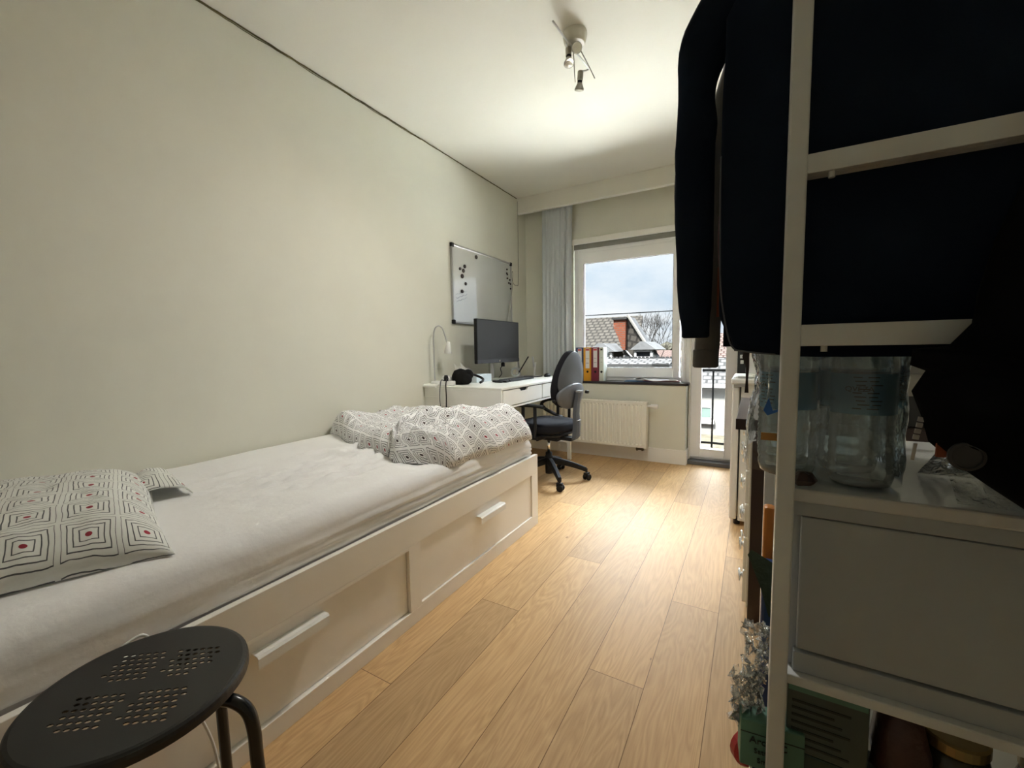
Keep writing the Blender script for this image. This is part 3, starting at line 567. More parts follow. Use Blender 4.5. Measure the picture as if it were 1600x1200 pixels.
# monitor
mo = thing('monitor', 'black thin-bezel computer monitor on a grey stand facing the chair', 'monitor', (0, 0, 0))
my0, my1, mz0, mz1, mx = 2.935, 3.665, .985, 1.368, .245
obj('housing', bx(mx-.03, mx, my0, my1, mz0, mz1), M['black'], mo, bevel=.004)
obj('screen', bx(mx, mx+.001, my0+.008, my1-.008, mz0+.034, mz1-.008), M['screen'], mo)
obj('bottom_bezel', bx(mx, mx+.003, my0+.002, my1-.002, mz0+.002, mz0+.034), mat('dark_grey_bezel', (.045, .047, .055), .45), mo)
bm = B(); lathe(bm, [(.009, 0), (.009, .001), (.0001, .001)], 16, T(mx+.003, 3.295, mz0+.018, ry=PI/2)); obj('brand_badge', bm, M['chrome'], mo)
obj('stand_column', bx(.175, .20, 3.21, 3.27, .84, 1.15), M['greymet'], mo, bevel=.004); obj('stand_mount', bx(.19, .22, 3.19, 3.29, 1.05, 1.2), M['black'], mo)
obj('stand_base', bx(.14, .37, 3.13, 3.36, .831, .842), M['greymet'], mo, bevel=.004)
bm = B(); tube(bm, [(.215, 3.40, .992), (.22, 3.405, .96), (.215, 3.36, .93), (.22, 3.37, .88), (.215, 3.33, .845)], .004, n=6); lathe(bm, [(.018, -.02), (.018, .01), (.01, .02)], 10, T(.215, 3.405, .965)); o = obj('monitor_cable', bm, M['black'], smooth=True); tag(o, 'black cable dropping from the bottom of the monitor', 'cable')
# keyboard
kb = thing('keyboard', 'slim black keyboard on the desk in front of the monitor', 'keyboard', (.43, 3.28, .831), 0)
obj('keyboard_case', bx(-.065, .065, -.22, .22, 0, .012), M['black'], kb, bevel=.003)
bm = B()
for i in range(5):
    for j in range(15): box(bm, -.056+i*.0225, -.037+i*.0225, -.212+j*.0285, -.187+j*.0285, .012, .017)
obj('keys', bm, M['screen'], kb, bevel=.001)
bm = B(); ring_loft(bm, [[(.03*s*math.cos(2*PI*k/16), .05*s*math.sin(2*PI*k/16), z) for k in range(16)] for s, z in ((.9, 0), (1, .006), (.9, .022), (.5, .032), (.05, .035))]); o = obj('computer_mouse', bm, M['black'], smooth=True); o.location = (.50, 3.78, .831); tag(o, 'black computer mouse on the right end of the desk', 'mouse')
bm = B(); box(bm, .36, .50, 2.98, 3.03, .831, .846); box(bm, .40, .47, 2.95, 3.0, .831, .842); o = obj('small_black_device', bm, M['black'], bevel=.004); tag(o, 'small black gadget lying in front of the keyboard', 'device')
# tape roll
bm = B(); lathe(bm, [(.028, -.011), (.05, -.011), (.05, .011), (.028, .011), (.028, -.011)], 28, T(.24, 3.60, .882, rx=PI/2, rz=.6), cap=False); o = obj('tape_roll', bm, clear_mat('clear_tape', (.7, .72, .68), .1, .2, milky=.35), smooth=False); tag(o, 'roll of clear tape standing upright on the desk right of the monitor stand', 'tape')
# laptop stand with folded tablet
ls = thing('laptop_stand', 'grey folding laptop stand beside the monitor', 'stand', (.26, 3.78, .831), .3)
bm = B(); prism(bm, [(-.06, 0), (-.04, 0), (.06, .14), (.04, .14)], 0, -.10, -.085); prism(bm, [(-.06, 0), (-.04, 0), (.06, .14), (.04, .14)], 0, .085, .10); prism(bm, [(.09, 0), (.105, 0), (-.03, .20), (-.045, .20)], 0, -.085, -.07); prism(bm, [(.09, 0), (.105, 0), (-.03, .20), (-.045, .20)], 0, .07, .085); box(bm, -.1, .1, -.06, -.02, 0, .008); obj('stand_frame', bm, M['silver'], ls)
bm = B(); box(bm, -.006, .006, -.11, .11, -.09, .09, mtx=T(.27, 3.72, .955, rz=math.radians(27)) @ T(ry=.55)); o = obj('dark_tablet', bm, M['black'], bevel=.003); tag(o, 'thin black tablet propped upright on the grey stand beside the monitor', 'tablet')
bm = B(); tube(bm, [(.30, 3.66, .836), (.36, 3.70, .836), (.42, 3.68, .836), (.46, 3.72, .838), (.44, 3.78, .838)], .005, n=6); o = obj('coiled_black_cable', bm, M['black'], smooth=True); tag(o, 'short black cable lying on the desk between tape roll and mouse', 'cable')

# ------------------------------------------------------------------ things on the windowsill
def binder(name, x, w, cm, lab, labelcol, lz0, lz1, cat='binder'):
    t = thing(name, lab, cat, (x, 4.165, .768), 0, None); w2 = w/2; hgt = .345
    bm = B(); box(bm, -w2, w2, 0, .004, 0, hgt); box(bm, -w2, -w2+.004, .004, .115, 0, hgt); box(bm, w2-.004, w2, .004, .115, 0, hgt); obj('cover', bm, cm, t, bevel=.0015)
    obj('paper_block', bx(-w2+.006, w2-.006, .03, .11, .006, hgt-.03), M['paper'], t)
    obj('spine_label', bx(-w2*.45, w2*.62, -.0008, .0, lz0, lz1), labelcol, t)
    bm = B(); box(bm, -w2*.4, w2*.55, -.0016, -.0006, lz1-.022, lz1-.006); obj('label_print', bm, M['redprint'] if cm is not M['bwhite'] else M['ink'], t)
    bm = B(); box(bm, -w2*.3, w2*.45, -.0016, -.0006, (lz0+lz1)/2-.006, (lz0+lz1)/2-.003); box(bm, -w2*.3, w2*.45, -.0016, -.0006, (lz0+lz1)/2-.05, (lz0+lz1)/2-.047); obj('label_line', bm, M['chairs'], t)
    bm = B(); lathe(bm, [(.012, 0), (.012, .002), (.0001, .002)], 14, T(w2*.1, 0, .095, rx=PI/2)); obj('finger_hole', bm, M['black'], t)
    return t
binder('ring_binder', .690, .078, M['bblue'], 'blue lever arch ring binder, leftmost on the windowsill', M['blabel'], .15, .335)
binder('ring_binder', .775, .080, M['byell'], 'yellow lever arch ring binder between the blue and the maroon one', M['blabel'], .13, .335)
binder('ring_binder', .858, .078, M['bred'], 'maroon lever arch ring binder between the yellow and the white one', M['blabel'], .14, .335)
binder('ring_binder', .925, .046, M['bwhite'], 'white ring binder, rightmost on the windowsill', M['bwhite'], .15, .335)
bm = B(); box(bm, 1.16, 1.42, 4.17, 4.27, .768, .778, mtx=T(0, 0, 0)); o = obj('blue_folder', bm, mat('folder_blue', (.05, .12, .24), .5), bevel=.002); tag(o, 'dark blue folder lying flat under papers on the windowsill', 'folder')
bm = B(); box(bm, 1.34, 1.67, 4.160, 4.262, .7785, .783); o = obj('maroon_folder', bm, M['bred'], bevel=.001); tag(o, 'thin maroon folder lying under white papers on the windowsill', 'folder')
bm = B(); rings = []
for i in range(22):
    s = i/21; x = 1.25+.40*s; rings.append([(x, 4.158+.10*t, .786+.022*math.exp(-((s-.16)/.09)**2)*(1-.4*t)+.006*math.sin(s*9+t*4)+.006*(1-s)) for t in [k/6 for k in range(7)]])
ring_loft(bm, rings, cap=False, closed=False); o = obj('loose_papers', bm, M['paper'], solid=.004); tag(o, 'loose crumpled white papers on top of the folders on the windowsill', 'papers')

# ------------------------------------------------------------------ office chair
oc = thing('office_chair', 'dark grey swivel office chair with loop armrests at the desk', 'chair', (.785, 3.185, 0), math.radians(-8))
bm = B(); lathe(bm, [(.03, .055), (.032, .10), (.034, .20), (.028, .21), (.028, .235)], 20); obj('gas_column', bm, M['black'], oc, smooth=True)
bm = B(); lathe(bm, [(.014, .23), (.014, .36)], 16); obj('piston', bm, M['chrome'], oc, smooth=True)
R = .315
for k in range(5):
    a = math.radians(-42+72*k); c_, s_ = math.cos(a), math.sin(a); bm = B()
    rings = []
    for i in range(9):
        s = i/8; r = .02+(R-.02)*s; zc = .165-.075*s**1.6; wd = .026-.010*s; hh = .026-.008*s
        rings.append([(r*c_-s_*o_*wd, r*s_+c_*o_*wd, zc+z_*hh) for o_, z_ in ((-1, -1), (1, -1), (1, .5), (.55, 1), (-.55, 1), (-1, .5))])
    ring_loft(bm, rings); arm = obj('base_arm', bm, M['black'], oc, bevel=.003)
    bm = B(); lathe(bm, [(.008, .05), (.008, .10)], 8, T(R*c_, R*s_, 0)); box(bm, -.024, .024, -.016, .016, .035, .066, mtx=T(R*c_, R*s_, 0, rz=a+.9))
    for sgn in (-1, 1): lathe(bm, [(.005, -.011), (.024, -.010), (.027, -.005), (.027, .005), (.024, .010), (.005, .011)], 18, T(R*c_, R*s_, .027, rz=a+.9) @ T(.006, sgn*.018, 0, rx=PI/2))
    obj('caster', bm, M['black'], arm, bevel=.001)
bm = B(); box(bm, -.12, .14, -.09, .09, .355, .40); box(bm, .10, .24, -.04, .04, .36, .39); lathe(bm, [(.01, 0), (.01, .16)], 8, T(.02, -.05, .375, rx=PI/2)); obj('seat_mechanism', bm, M['black'], oc, bevel=.006)
def cushion(ax, ay, z0, z1, n=36, m_=8, cx=0, p=3.2):
    bm = B(); rings = []
    for j in range(m_+1):
        t = j/m_; zz = z0+(z1-z0)*t; e_ = (1-abs(2*t-1)**3)**.4 if 0 < t < 1 else 0; sc_ = .86+.14*e_
        rings.append([(cx+sc_*ax*math.copysign(abs(math.cos(u))**(2/p), math.cos(u)), sc_*ay*math.copysign(abs(math.sin(u))**(2/p), math.sin(u)), zz+(.012*math.cos(u)**2 if j > m_-2 and math.cos(u) < 0 else 0)*-1) for u in [2*PI*k/n for k in range(n)]])
    rings.append([(cx+(p_[0]-cx)*.5, p_[1]*.5, z1+.006) for p_ in rings[-1]]); ring_loft(bm, rings); return bm
obj('seat_cushion', cushion(.235, .235, .425, .510, cx=-.03), M['chairf'], oc, smooth=True)
obj('seat_pan', cushion(.215, .215, .395, .430, cx=-.03), M['black'], oc, smooth=True)
# backrest: cushion (front) and shell (rear)
def back(xf, xb, wsc, z0, z1, zc, curve):
    bm = B(); n = 40; rings = []
    def pt(u, s, x):
        y = .205*wsc*s*math.copysign(abs(math.cos(u))**(.86), math.cos(u)); zz = math.sin(u)*s; z = zc+(z1-zc)*zz if zz > 0 else zc+(zc-z0)*zz
        if zz > 0: y *= 1-.22*zz*zz
        return (x+curve*((y/.2)**2)*-1+.05*((z-.75)/.35)-.035*((z-.80)/.3)**2, y, z)
    for s, x in ((.5, xf), (.9, xf+.003), (.98, xf+.012), (1, (xf+xb)/2), (.98, xb-.010), (.9, xb-.002), (.5, xb)): rings.append([pt(2*PI*k/n, s, x) for k in range(n)])
    ring_loft(bm, rings); return bm
obj('backrest_cushion', back(.165, .225, 1.0, .625, 1.09, .80, .035), M['chairf'], oc, smooth=True)
obj('backrest_rear_panel', back(.222, .245, .96, .70, 1.08, .84, .035), M['chairs'], oc, smooth=True)
obj('backrest_lower_shell', back(.226, .265, .99, .622, .83, .74, .035), mat('chair_shell_light', (.12, .13, .15), .4), oc, smooth=True)
bm = B(); rings = []
for z, x, w_, t_ in ((.375, .245, .030, .018), (.40, .262, .034, .02), (.50, .268, .033, .018), (.58, .262, .030, .016), (.66, .268, .028, .016), (.745, .285, .027, .016), (.765, .290, .026, .014)):
    rings.append([(x+t_, -w_, z), (x+t_+.006, 0, z), (x+t_, w_, z), (x-t_, w_, z), (x-t_, -w_, z)])
ring_loft(bm, rings); obj('back_spine', bm, M['chairs'], oc, bevel=.004)
bm = B(); box(bm, .271, .309, -.027, .027, .757, .771); box(bm, .252, .292, -.031, .031, .528, .535); obj('spine_clip', bm, mat('chair_clip_grey', (.30, .31, .33), .3), oc, bevel=.003)  # clips in a lighter grey than the spine
bm = B(); lathe(bm, [(.014, 0), (.014, .025), (.008, .03)], 12, T(.262, .16, .745, ry=PI/2)); lathe(bm, [(.012, 0), (.012, .02)], 12, T(.19, -.205, .70, rx=PI/2)); obj('adjust_knob', bm, M['black'], oc, smooth=True)
for sg in (-1, 1):
    y = sg*.265; bm = B()
    tube(bm, [(.13, y, .655), (.02, y, .660), (-.10, y, .655), (-.20, y, .635), (-.245, y, .600), (-.215, y, .560), (-.13, y, .525), (-.02, y, .49)], .014, n=8)
    for v in bm.verts: v.co.y = y+(v.co.y-y)*1.6
    tube(bm, [(-.07, y, .655), (-.07, y, .50), (-.06, y, .41)], .014, n=8); tube(bm, [(.045, y, .655), (.045, y, .50), (.035, y, .41)], .014, n=8)
    box(bm, -.09, .06, min(y, y-sg*.16), max(y, y-sg*.16), .388, .412); obj('armrest', bm, M['black'], oc, smooth=False)

# ------------------------------------------------------------------ day bed
BX, BY0, BY1, BZ = 1.105, .10, 2.325, .446
bed = thing('day_bed', 'white day bed with two large drawers along the left wall', 'bed', (0, 0, 0))
opn = [(.19, 1.180, .058, .316), (1.245, 2.245, .070, .330)]
bm = B(); xa, xb = BX-.022, BX
box(bm, xa, xb, BY0, BY1, .33, BZ); box(bm, xa, xb, BY0, BY1, 0, .058); box(bm, xa, xb, BY0, .19, .058, .33); box(bm, xa, xb, 1.18, 1.245, .058, .33); box(bm, xa, xb, 2.245, BY1, .058, .33)
box(bm, xa, xb, .19, 1.18, .316, .33); box(bm, xa, xb, 1.245, 2.245, .058, .070)
obj('front_frame', bm, M['bed'], bed, bevel=.0015)
obj('foot_panel', bx(.015, BX-.023, BY1-.022, BY1, 0, .40), M['bed'], bed, bevel=.002); obj('head_panel', bx(.015, BX-.023, BY0, BY0+.022, 0, .40), M['bed'], bed, bevel=.002)
obj('bed_base', bx(.015, BX-.023, BY0+.023, BY1-.023, .36, .385), M['bed'], bed); obj('rear_rail', bx(.005, .025, BY0, BY1, .25, .50), M['bed'], bed)
for i, (a_, b_, c_, d_) in enumerate(opn):
    dep = .016 if i == 0 else .008
    dr = obj('drawer', bx(BX-.022-dep+.004, BX-dep, a_+.002, b_-.002, c_+.002, d_-.002), M['bed'], bed, bevel=.001)
    hy0, hy1 = ((.585, .805), (1.655, 1.885))[i]; hz = .268 if i == 0 else .272
    bm = B(); prof = [(BX-dep, hz+.012), (BX-dep+.028, hz+.012), (BX-dep+.034, hz+.006), (BX-dep+.034, hz-.022), (BX-dep+.031, hz-.022), (BX-dep+.031, hz+.005), (BX-dep+.026, hz+.009), (BX-dep, hz+.009)]
    ring_loft(bm, [[(p[0], hy0, p[1]) for p in prof], [(p[0], hy1, p[1]) for p in prof]]); obj('handle', bm, mat('handle_bright_white', (.84, .84, .82), .25), dr)

mt = thing('mattress', 'white quilted mattress resting in the day bed', 'mattress', (0, 0, 0))
bm = B(); rings = []
for y in [BY0+.03+i*(2.262-BY0-.03)/30 for i in range(31)]:
    rings.append([(.03, y, .388), (1.066, y, .388), (1.070, y, .45), (1.062, y, .52), (1.03, y, .56), (.06, y, .56), (.03, y, .52)])
ring_loft(bm, rings); obj('mattress_core', bm, M['matt'], mt, bevel=.01)
bm = B()
for zz in (.458, .474, .49): tube(bm, [(1.0725, BY0+.05, zz), (1.0725, 1.2, zz+.003), (1.0725, 2.255, zz)], .0028, n=6, smooth=6); tube(bm, [(.05, 2.266, zz), (1.06, 2.266, zz)], .0028, n=6, smooth=0)
obj('mattress_piping', bm, M['matt'], mt, smooth=True)

# fitted sheet
bm = B(); rings = []; NY, NX = 150, 64
prof = [(.012, .50), (.012, .56), (.022, .592)]
for i in range(NX+1): prof.append((.05+.95*i/NX, .603))
for a in (15, 30, 45, 60, 75, 90): r_ = math.radians(a); prof.append((1.0+.078*math.sin(r_), .603-.070+.070*math.cos(r_)))
prof += [(1.081, .522), (1.081, .512), (1.081, .503), (1.081, .494), (1.081, .485), (1.080, .476), (1.080, .468), (1.079, .460), (1.078, .452)]
for j in range(NY+1):
    y = BY0+.025+j*(2.275-BY0-.025)/NY; r = []; ed = 1-ss(2.20, 2.275, y)
    for x, z in prof:
        dz = 0; dxx = 0
        if z > .58:
            cr_ = ss(.25, .5, x)*(1-ss(.80, .95, x))*ss(.5, 1.1, y)
            d1 = fbm(x*9-1.2*y, y*1.5, 1); d1 = 1-abs(d1)*2.2
            dz += .026*max(0, d1-.45)*cr_*1.6 + .006*fbm(x*4, y*3, 4)
            # folds pulled from the duvet corner
            a_ = math.atan2(x-.62, 1.55-y); rr_ = math.hypot(x-.62, 1.55-y); dz += .006*math.sin(a_*9+1)*math.exp(-((rr_-.32)/.20)**2)*(1 if y < 1.6 else .2)
        if x > 1.0: dxx = .003*fbm(y*6, z*30, 2)+(.005*math.sin((z-.45)*250+2.5*fbm(y*1.5, 3))*ss(.3, 1.2, y) if z < .53 else 0)
        zz = z+dz
        if j == 0 or j == NY: zz = min(zz, .55) if z > .55 else zz
        if z < .53 and x > .9: zz += .004*fbm(y*4, 5)*(1-ss(.45, .52, z))
        r.append((x+dxx, y, (zz if ed > .99 else zz-(1-ed)*.018)))
    rings.append(r)
r = rings[-1]; rings.append([(x, 2.285, min(z, .52)) for x, y, z in r]); rings.append([(x, 2.285, min(z, .49)) for x, y, z in r])
ring_loft(bm, rings, cap=False, closed=False); o = obj('fitted_sheet', bm, M['sheet'], smooth=True, solid=.002); tag(o, 'white fitted sheet stretched over the mattress, wrinkled near the duvet', 'sheet')

# duvet: a flatter rear half and a rolled front half, one bunched cloth
uvd = []
def shell(bm, fn, nu, nv, uvf):
    uv = bm.loops.layers.uv.verify(); G = [[bm.verts.new(fn(i/nu, j/nv)) for j in range(nv+1)] for i in range(nu+1)]
    U = [[0]*(nv+1) for _ in range(nu+1)]; V = [[0]*(nv+1) for _ in range(nu+1)]
    for i in range(nu+1):
        for j in range(nv+1):
            if i: U[i][j] = U[i-1][j]+(G[i][j].co-G[i-1][j].co).length
            if j: V[i][j] = V[i][j-1]+(G[i][j].co-G[i][j-1].co).length
    for i in range(nu):
        for j in range(nv):
            f = bm.faces.new((G[i][j], G[i+1][j], G[i+1][j+1], G[i][j+1]))
            for lp, (a, b) in zip(f.loops, ((i, j), (i+1, j), (i+1, j+1), (i, j+1))): du, dv = uvf(a/nu, b/nv); lp[uv].uv = (U[a][b]+du, V[a][b]+dv)
def lerp_pts(P, t):
    for (t0, v0), (t1, v1) in zip(P, P[1:]):
        if t <= t1: k = (t-t0)/(t1-t0); k = k*k*(3-2*k)*.5+k*.5; return v0+(v1-v0)*k
    return P[-1][1]
def edgeprof(t, w=.16, w0=None):
    if w0 and t < .5: w = w0
    d = min(t, 1-t)
    return math.sqrt(max(0, 1-(1-min(1, d/w))**2))
def lumpA(s, t):   # s across the bed from the wall, t along it towards the foot
    yn = lerp_pts([(0, 1.63), (.15, 1.60), (.45, 1.50), (.75, 1.42), (1, 1.36)], s); yf = lerp_pts([(0, 2.20), (.5, 2.26), (1, 2.25)], s)
    x = .02+.78*s; y = yn+(yf-yn)*t; e_ = edgeprof(t, .14)*(edgeprof(s, .10) if s < .5 else 1)
    h = .085+.035*math.exp(-((s-.15)/.2)**2-((t-.2)/.3)**2)+.045*ss(.45, 1, t)+.012*math.sin(9*s+4*t)
    h += .022*fbm(s*3+1, t*3, 2)+.008*(1-abs(fbm(s*6+t*3, t*4-s*3, 8))*2.4)
    out = -.02*(1-e_)
    return (x, y+(-out if t < .5 else out), .600+h*e_ - .004)
def lumpB(s, t):
    yn = lerp_pts([(0, 1.38), (.15, 1.345), (.5, 1.345), (1, 1.42)], s); yf = lerp_pts([(0, 2.27), (.5, 2.30), (1, 2.285)], s)
    xn = lerp_pts([(0, .80), (.18, .66), (.5, .55), (1, .50)], t); xf = lerp_pts([(0, 1.04), (.12, 1.07), (.5, 1.10), (.9, 1.115), (1, 1.09)], t)
    x = xn+(xf-xn)*s; y = yn+(yf-yn)*t; e_ = edgeprof(t, .17, .24)*edgeprof(s, .30)
    h = .150+.030*math.sin(PI*min(1, t*1.3))*math.sin(PI*s)+.014*math.sin(5*s+3*t+1)
    # radiating folds from the pinch point at the near rolled end
    a_ = math.atan2(t-.03, s-.28); rr_ = math.hypot(t-.03, (s-.28)); h += .022*(1-2*abs(math.sin(a_*5.5+rr_*3+1.0+.6*fbm(s*3, t*3, 1))))*math.exp(-((rr_-.42)/.32)**2)
    h += .020*fbm(s*3, t*3, 5)+.009*(1-abs(fbm(s*8-t*5, t*3+s*2, 3))*2.4)
    h -= .080*math.exp(-((s-.22)/.06)**2-((t-.13)/.05)**2)
    droop = ss(.80, 1, s)*.035
    return (x+.012*math.sin(t*16)*ss(.8, 1, s), y+.010*math.sin(s*14)*(1-ss(0, .2, t)), .602+h*e_-droop*(1 if x > 1.0 else .0)*(1-e_*.4))
bm = B()
shell(bm, lumpA, 110, 110, lambda s, t: (.0, .0))
shell(bm, lumpB, 150, 160, lambda s, t: (.91+.08*t, .13-.05*s))
o = obj('duvet', bm, M['duvet'], smooth=True, solid=.004); tag(o, 'crumpled white duvet with concentric square print bunched at the foot of the bed', 'duvet')

# pillow
def pillow(name, lab, loc, rz, a, b, h, tilt=0, uoff=(0, 0), seed=0):
    t = thing(name, lab, 'pillow', loc, rz); bm = B(); uv = bm.loops.layers.uv.verify(); n = 60; mt_ = Matrix.Rotation(tilt, 4, 'X')
    def P(u, v, sg):
        k = max(0, 1-abs(u)**3.2)**.55*max(0, 1-abs(v)**3.2)**.55; x = a*u*(1-.10*(1-u*u)*0-.07*(1-abs(v)**2)*abs(u)**2); y = b*v*(1-.06*(1-abs(u)**2)*abs(v)**2)
        z = (h*1.12*k+(.010*fbm(u*2.2+seed, v*2.2, sg)+.006*(1-abs(fbm(u*4+seed, v*4, 3))*2))*k) if sg > 0 else -.002*k
        return mt_ @ Vector((x, y, z+.008))
    for sg in (1, -1):
        G = [[bm.verts.new(P(-1+2*i/n, -1+2*j/n, sg)) for j in range(n+1)] for i in range(n+1)]
        for i in range(n):
            for j in range(n):
                f = bm.faces.new((G[i][j], G[i+1][j], G[i+1][j+1], G[i][j+1]))
                for lp, (p, q_) in zip(f.loops, ((i, j), (i+1, j), (i+1, j+1), (i, j+1))): lp[uv].uv = (uoff[0]+p/n*2*a*1.12, uoff[1]+q_/n*2*b*1.12)
    bmesh.ops.remove_doubles(bm, verts=bm.verts, dist=.0003); obj('pillow_body', bm, M['pillow'], t, smooth=True); return t
pw_ = pillow('pillow', 'plump pillow with concentric squares and red dots at the head of the bed', (.560, .300, .600), math.radians(-17), .405, .285, .118, 0, (.03, .05))
bm = B(); uv = bm.loops.layers.uv.verify(); n = 24; G = []
for i in range(n+1):
    row = []
    for j in range(n+1):
        u, v = i/n, j/n; ang = v*2.6; rr_ = .075-.02*u
        row.append(bm.verts.new((-.42+.30*u, .20+.02*u+.13*v-.03*math.sin(ang*2)*u, .006+.085*max(0, math.sin(ang*1.15))*(.55+.45*math.sin(PI*u))+.01*fbm(u*3, v*3, 2))))
    G.append(row)
for i in range(n):
    for j in range(n):
        f = bm.faces.new((G[i][j], G[i+1][j], G[i+1][j+1], G[i][j+1]))
        for lp, (p, q_) in zip(f.loops, ((i, j), (i+1, j), (i+1, j+1), (i, j+1))): lp[uv].uv = (.5+p/n*.30, .3+q_/n*.26)
obj('pillowcase_flap', bm, M['pillow'], pw_, smooth=True, solid=.003)

# white cable from the bed to the floor
bm = B(); tube(bm, [(1.135, .12, .40), (1.135, .167, .443), (1.135, .225, .465), (1.135, .292, .487), (1.135, .329, .500), (1.137, .348, .499), (1.14, .358, .478), (1.142, .375, .42), (1.142, .41, .31), (1.142, .437, .235), (1.142, .458, .149), (1.142, .468, .05), (1.142, .470, .004)], .0032, n=8); o = obj('charging_cable', bm, M['whitepl'], smooth=True); tag(o, 'white charging cable looping between the bed and the black stool', 'cable')

# ------------------------------------------------------------------ stool
SXc, SYc, SZ = 1.30, .287, .50; st = thing('metal_stool', 'black round metal stool with perforated seat beside the bed', 'stool', (SXc, SYc, 0))
outer = [Vector((.158*math.cos(2*PI*k/72), .158*math.sin(2*PI*k/72), 0)) for k in range(72)]; A_ = Vector((.8, .6)); Bv = Vector((.6, -.8)); holes = []
for ga in (-1, 1):
    for gb in (-1, 1):
        c = Vector((.008, 0))+A_*ga*.0505+Bv*gb*.0525
        for i in range(6):
            for j in range(6):
                if (i == 0 and j == 5) or (ga == 1 and gb == -1 and i+j > 8): continue
                p = c+A_*((i-2.5)*.0138+(.0069 if j % 2 else 0)-.0034)+Bv*(j-2.5)*.0132
                if p.length < .142: holes.append([Vector((p.x+A_.x*.0052*math.cos(w_)+Bv.x*.0036*math.sin(w_), p.y+A_.y*.0052*math.cos(w_)+Bv.y*.0036*math.sin(w_), 0)) for w_ in [-2*PI*q_/8 for q_ in range(8)]])
loops = [outer]+holes; flat = [p for lp in loops for p in lp]; tris = tessellate_polygon(loops); bm = B()
top = [bm.verts.new((p.x, p.y, SZ)) for p in flat]; bot = [bm.verts.new((p.x, p.y, SZ-.002)) for p in flat]
for t in tris:
    try: bm.faces.new([top[i] for i in t]); bm.faces.new([bot[i] for i in t[::-1]])
    except ValueError: pass
k0 = 0
for lp in loops:
    n = len(lp)
    for i in range(n):
        if lp is outer: break
        j = (i+1) % n; bm.faces.new((top[k0+i], top[k0+j], bot[k0+j], bot[k0+i]))
    k0 += n
def crc(r, z): return [bm.verts.new((r*math.cos(2*PI*k/72), r*math.sin(2*PI*k/72), z)) for k in range(72)]
rr = [top[:72]]+[crc(r, z) for r, z in ((.163, SZ-.0012), (.1665, SZ-.005), (.168, SZ-.011), (.168, SZ-.022), (.166, SZ-.024), (.165, SZ-.022), (.1645, SZ-.008), (.160, SZ-.004))]+[bot[:72]]
for a, b in zip(rr, rr[1:]):
    for i in range(72): j = (i+1) % 72; bm.faces.new((a[i], a[j], b[j], b[i]))
obj('seat', bm, M['blackm'], st)
for k in range(4):
    a = math.radians(32+90*k); c_, s_ = math.cos(a), math.sin(a); f_ = lambda r, z: (r*c_, r*s_, z)
    bm = B(); tube(bm, [f_(.100, SZ-.034), f_(.115, SZ-.036), f_(.135, SZ-.038), f_(.165, SZ-.044), f_(.188, SZ-.065), f_(.197, SZ-.105), f_(.199, SZ-.16), f_(.203, .25), f_(.208, .012)], .0115, n=14); obj('leg', bm, M['tube'], st, smooth=True)
    bm = B(); lathe(bm, [(.014, 0), (.014, .016), (.0116, .022)], 14, T(.2085*c_, .2085*s_, 0)); obj('foot_cap', bm, M['black'], st)

# ------------------------------------------------------------------ ceiling spot lamp
cl = thing('ceiling_lamp', 'ceiling lamp with three small spots and thin rods on a round canopy', 'lamp', (1.415, 2.185, 2.73))
bm = B(); lathe(bm, [(.062, 0), (.062, -.018), (.056, -.045), (.050, -.058), (.001, -.060)], 32); obj('canopy', bm, mat('canopy_cream', (.60, .57, .48), .35), cl, smooth=False, bevel=.002)
bm = B(); tube(bm, [(-.035, -.20, -.055), (-.01, -.02, -.075), (.02, .17, -.09)], .005, n=8, smooth=3); obj('rod', bm, M['silver'], cl, smooth=True)
bm = B(); tube(bm, [(.00, -.02, -.075), (-.03, .07, -.14), (-.045, .12, -.165)], .0025, n=6); tube(bm, [(.02, .03, -.075), (.035, .12, -.11), (.05, .17, -.15)], .003, n=6); obj('wire', bm, M['greymet'], cl, smooth=True)
def spot(p, d, nm='spot'):
    z = Vector(d).normalized(); mq = Matrix.Translation(p) @ z.to_track_quat('Z', 'Y').to_matrix().to_4x4()
    bm = B(); lathe(bm, [(.012, -.075), (.016, -.070), (.016, -.03), (.012, -.028)], 18, mq); lathe(bm, [(.013, -.028), (.013, -.018)], 18, mq); lathe(bm, [(.012, -.018), (.016, -.010), (.026, .012), (.026, .018)], 22, mq); s_ = obj(nm, bm, M['greymet'], cl, smooth=False)
    bm = B(); lathe(bm, [(.0245, .0182), (.018, .021), (.0001, .022)], 22, mq); obj('bulb_face', bm, M['bulb'], s_, smooth=True)
    bm = B(); lathe(bm, [(.0135, -.029), (.0135, -.017)], 18, mq); obj('socket_ring', bm, M['black'], s_)
spot((-.020, -.035, -.150), (.08, -.15, -1)); spot((.030, -.055, -.115), (.55, -1.0, -.65)); spot((-.045, .185, -.155), (-.20, .25, -1))
def fill_light(p, d, w):   # wide fill light added at the spots to brighten the room
    l = bpy.data.lights.new('spot_fill', 'SPOT'); l.energy = w; l.color = (1.0, .96, .89); l.spot_size = math.radians(160); l.spot_blend = 1.0; l.shadow_soft_size = .05
    o = bpy.data.objects.new('spot_fill', l); COL.objects.link(o); o.parent = cl; o.location = Vector(p)+Vector(d).normalized()*.03; o.rotation_euler = Vector(d).to_track_quat('-Z', 'Y').to_euler()
fill_light((-.020, -.035, -.150), (-.2, -.45, -1), LAMP_FILL); fill_light((.030, -.055, -.125), (-.15, -.35, -1), LAMP_FILL); fill_light((-.040, .185, -.165), (-.1, .1, -1), LAMP_FILL)
bm = B(); tube(bm, [(-.022, -.06, -.075), (-.022, -.05, -.09)], .004, n=6, smooth=0); tube(bm, [(.02, .17, -.09), (.0, .165, -.095), (-.033, .170, -.085)], .005, n=6, smooth=4); obj('spot_joint', bm, M['silver'], cl)

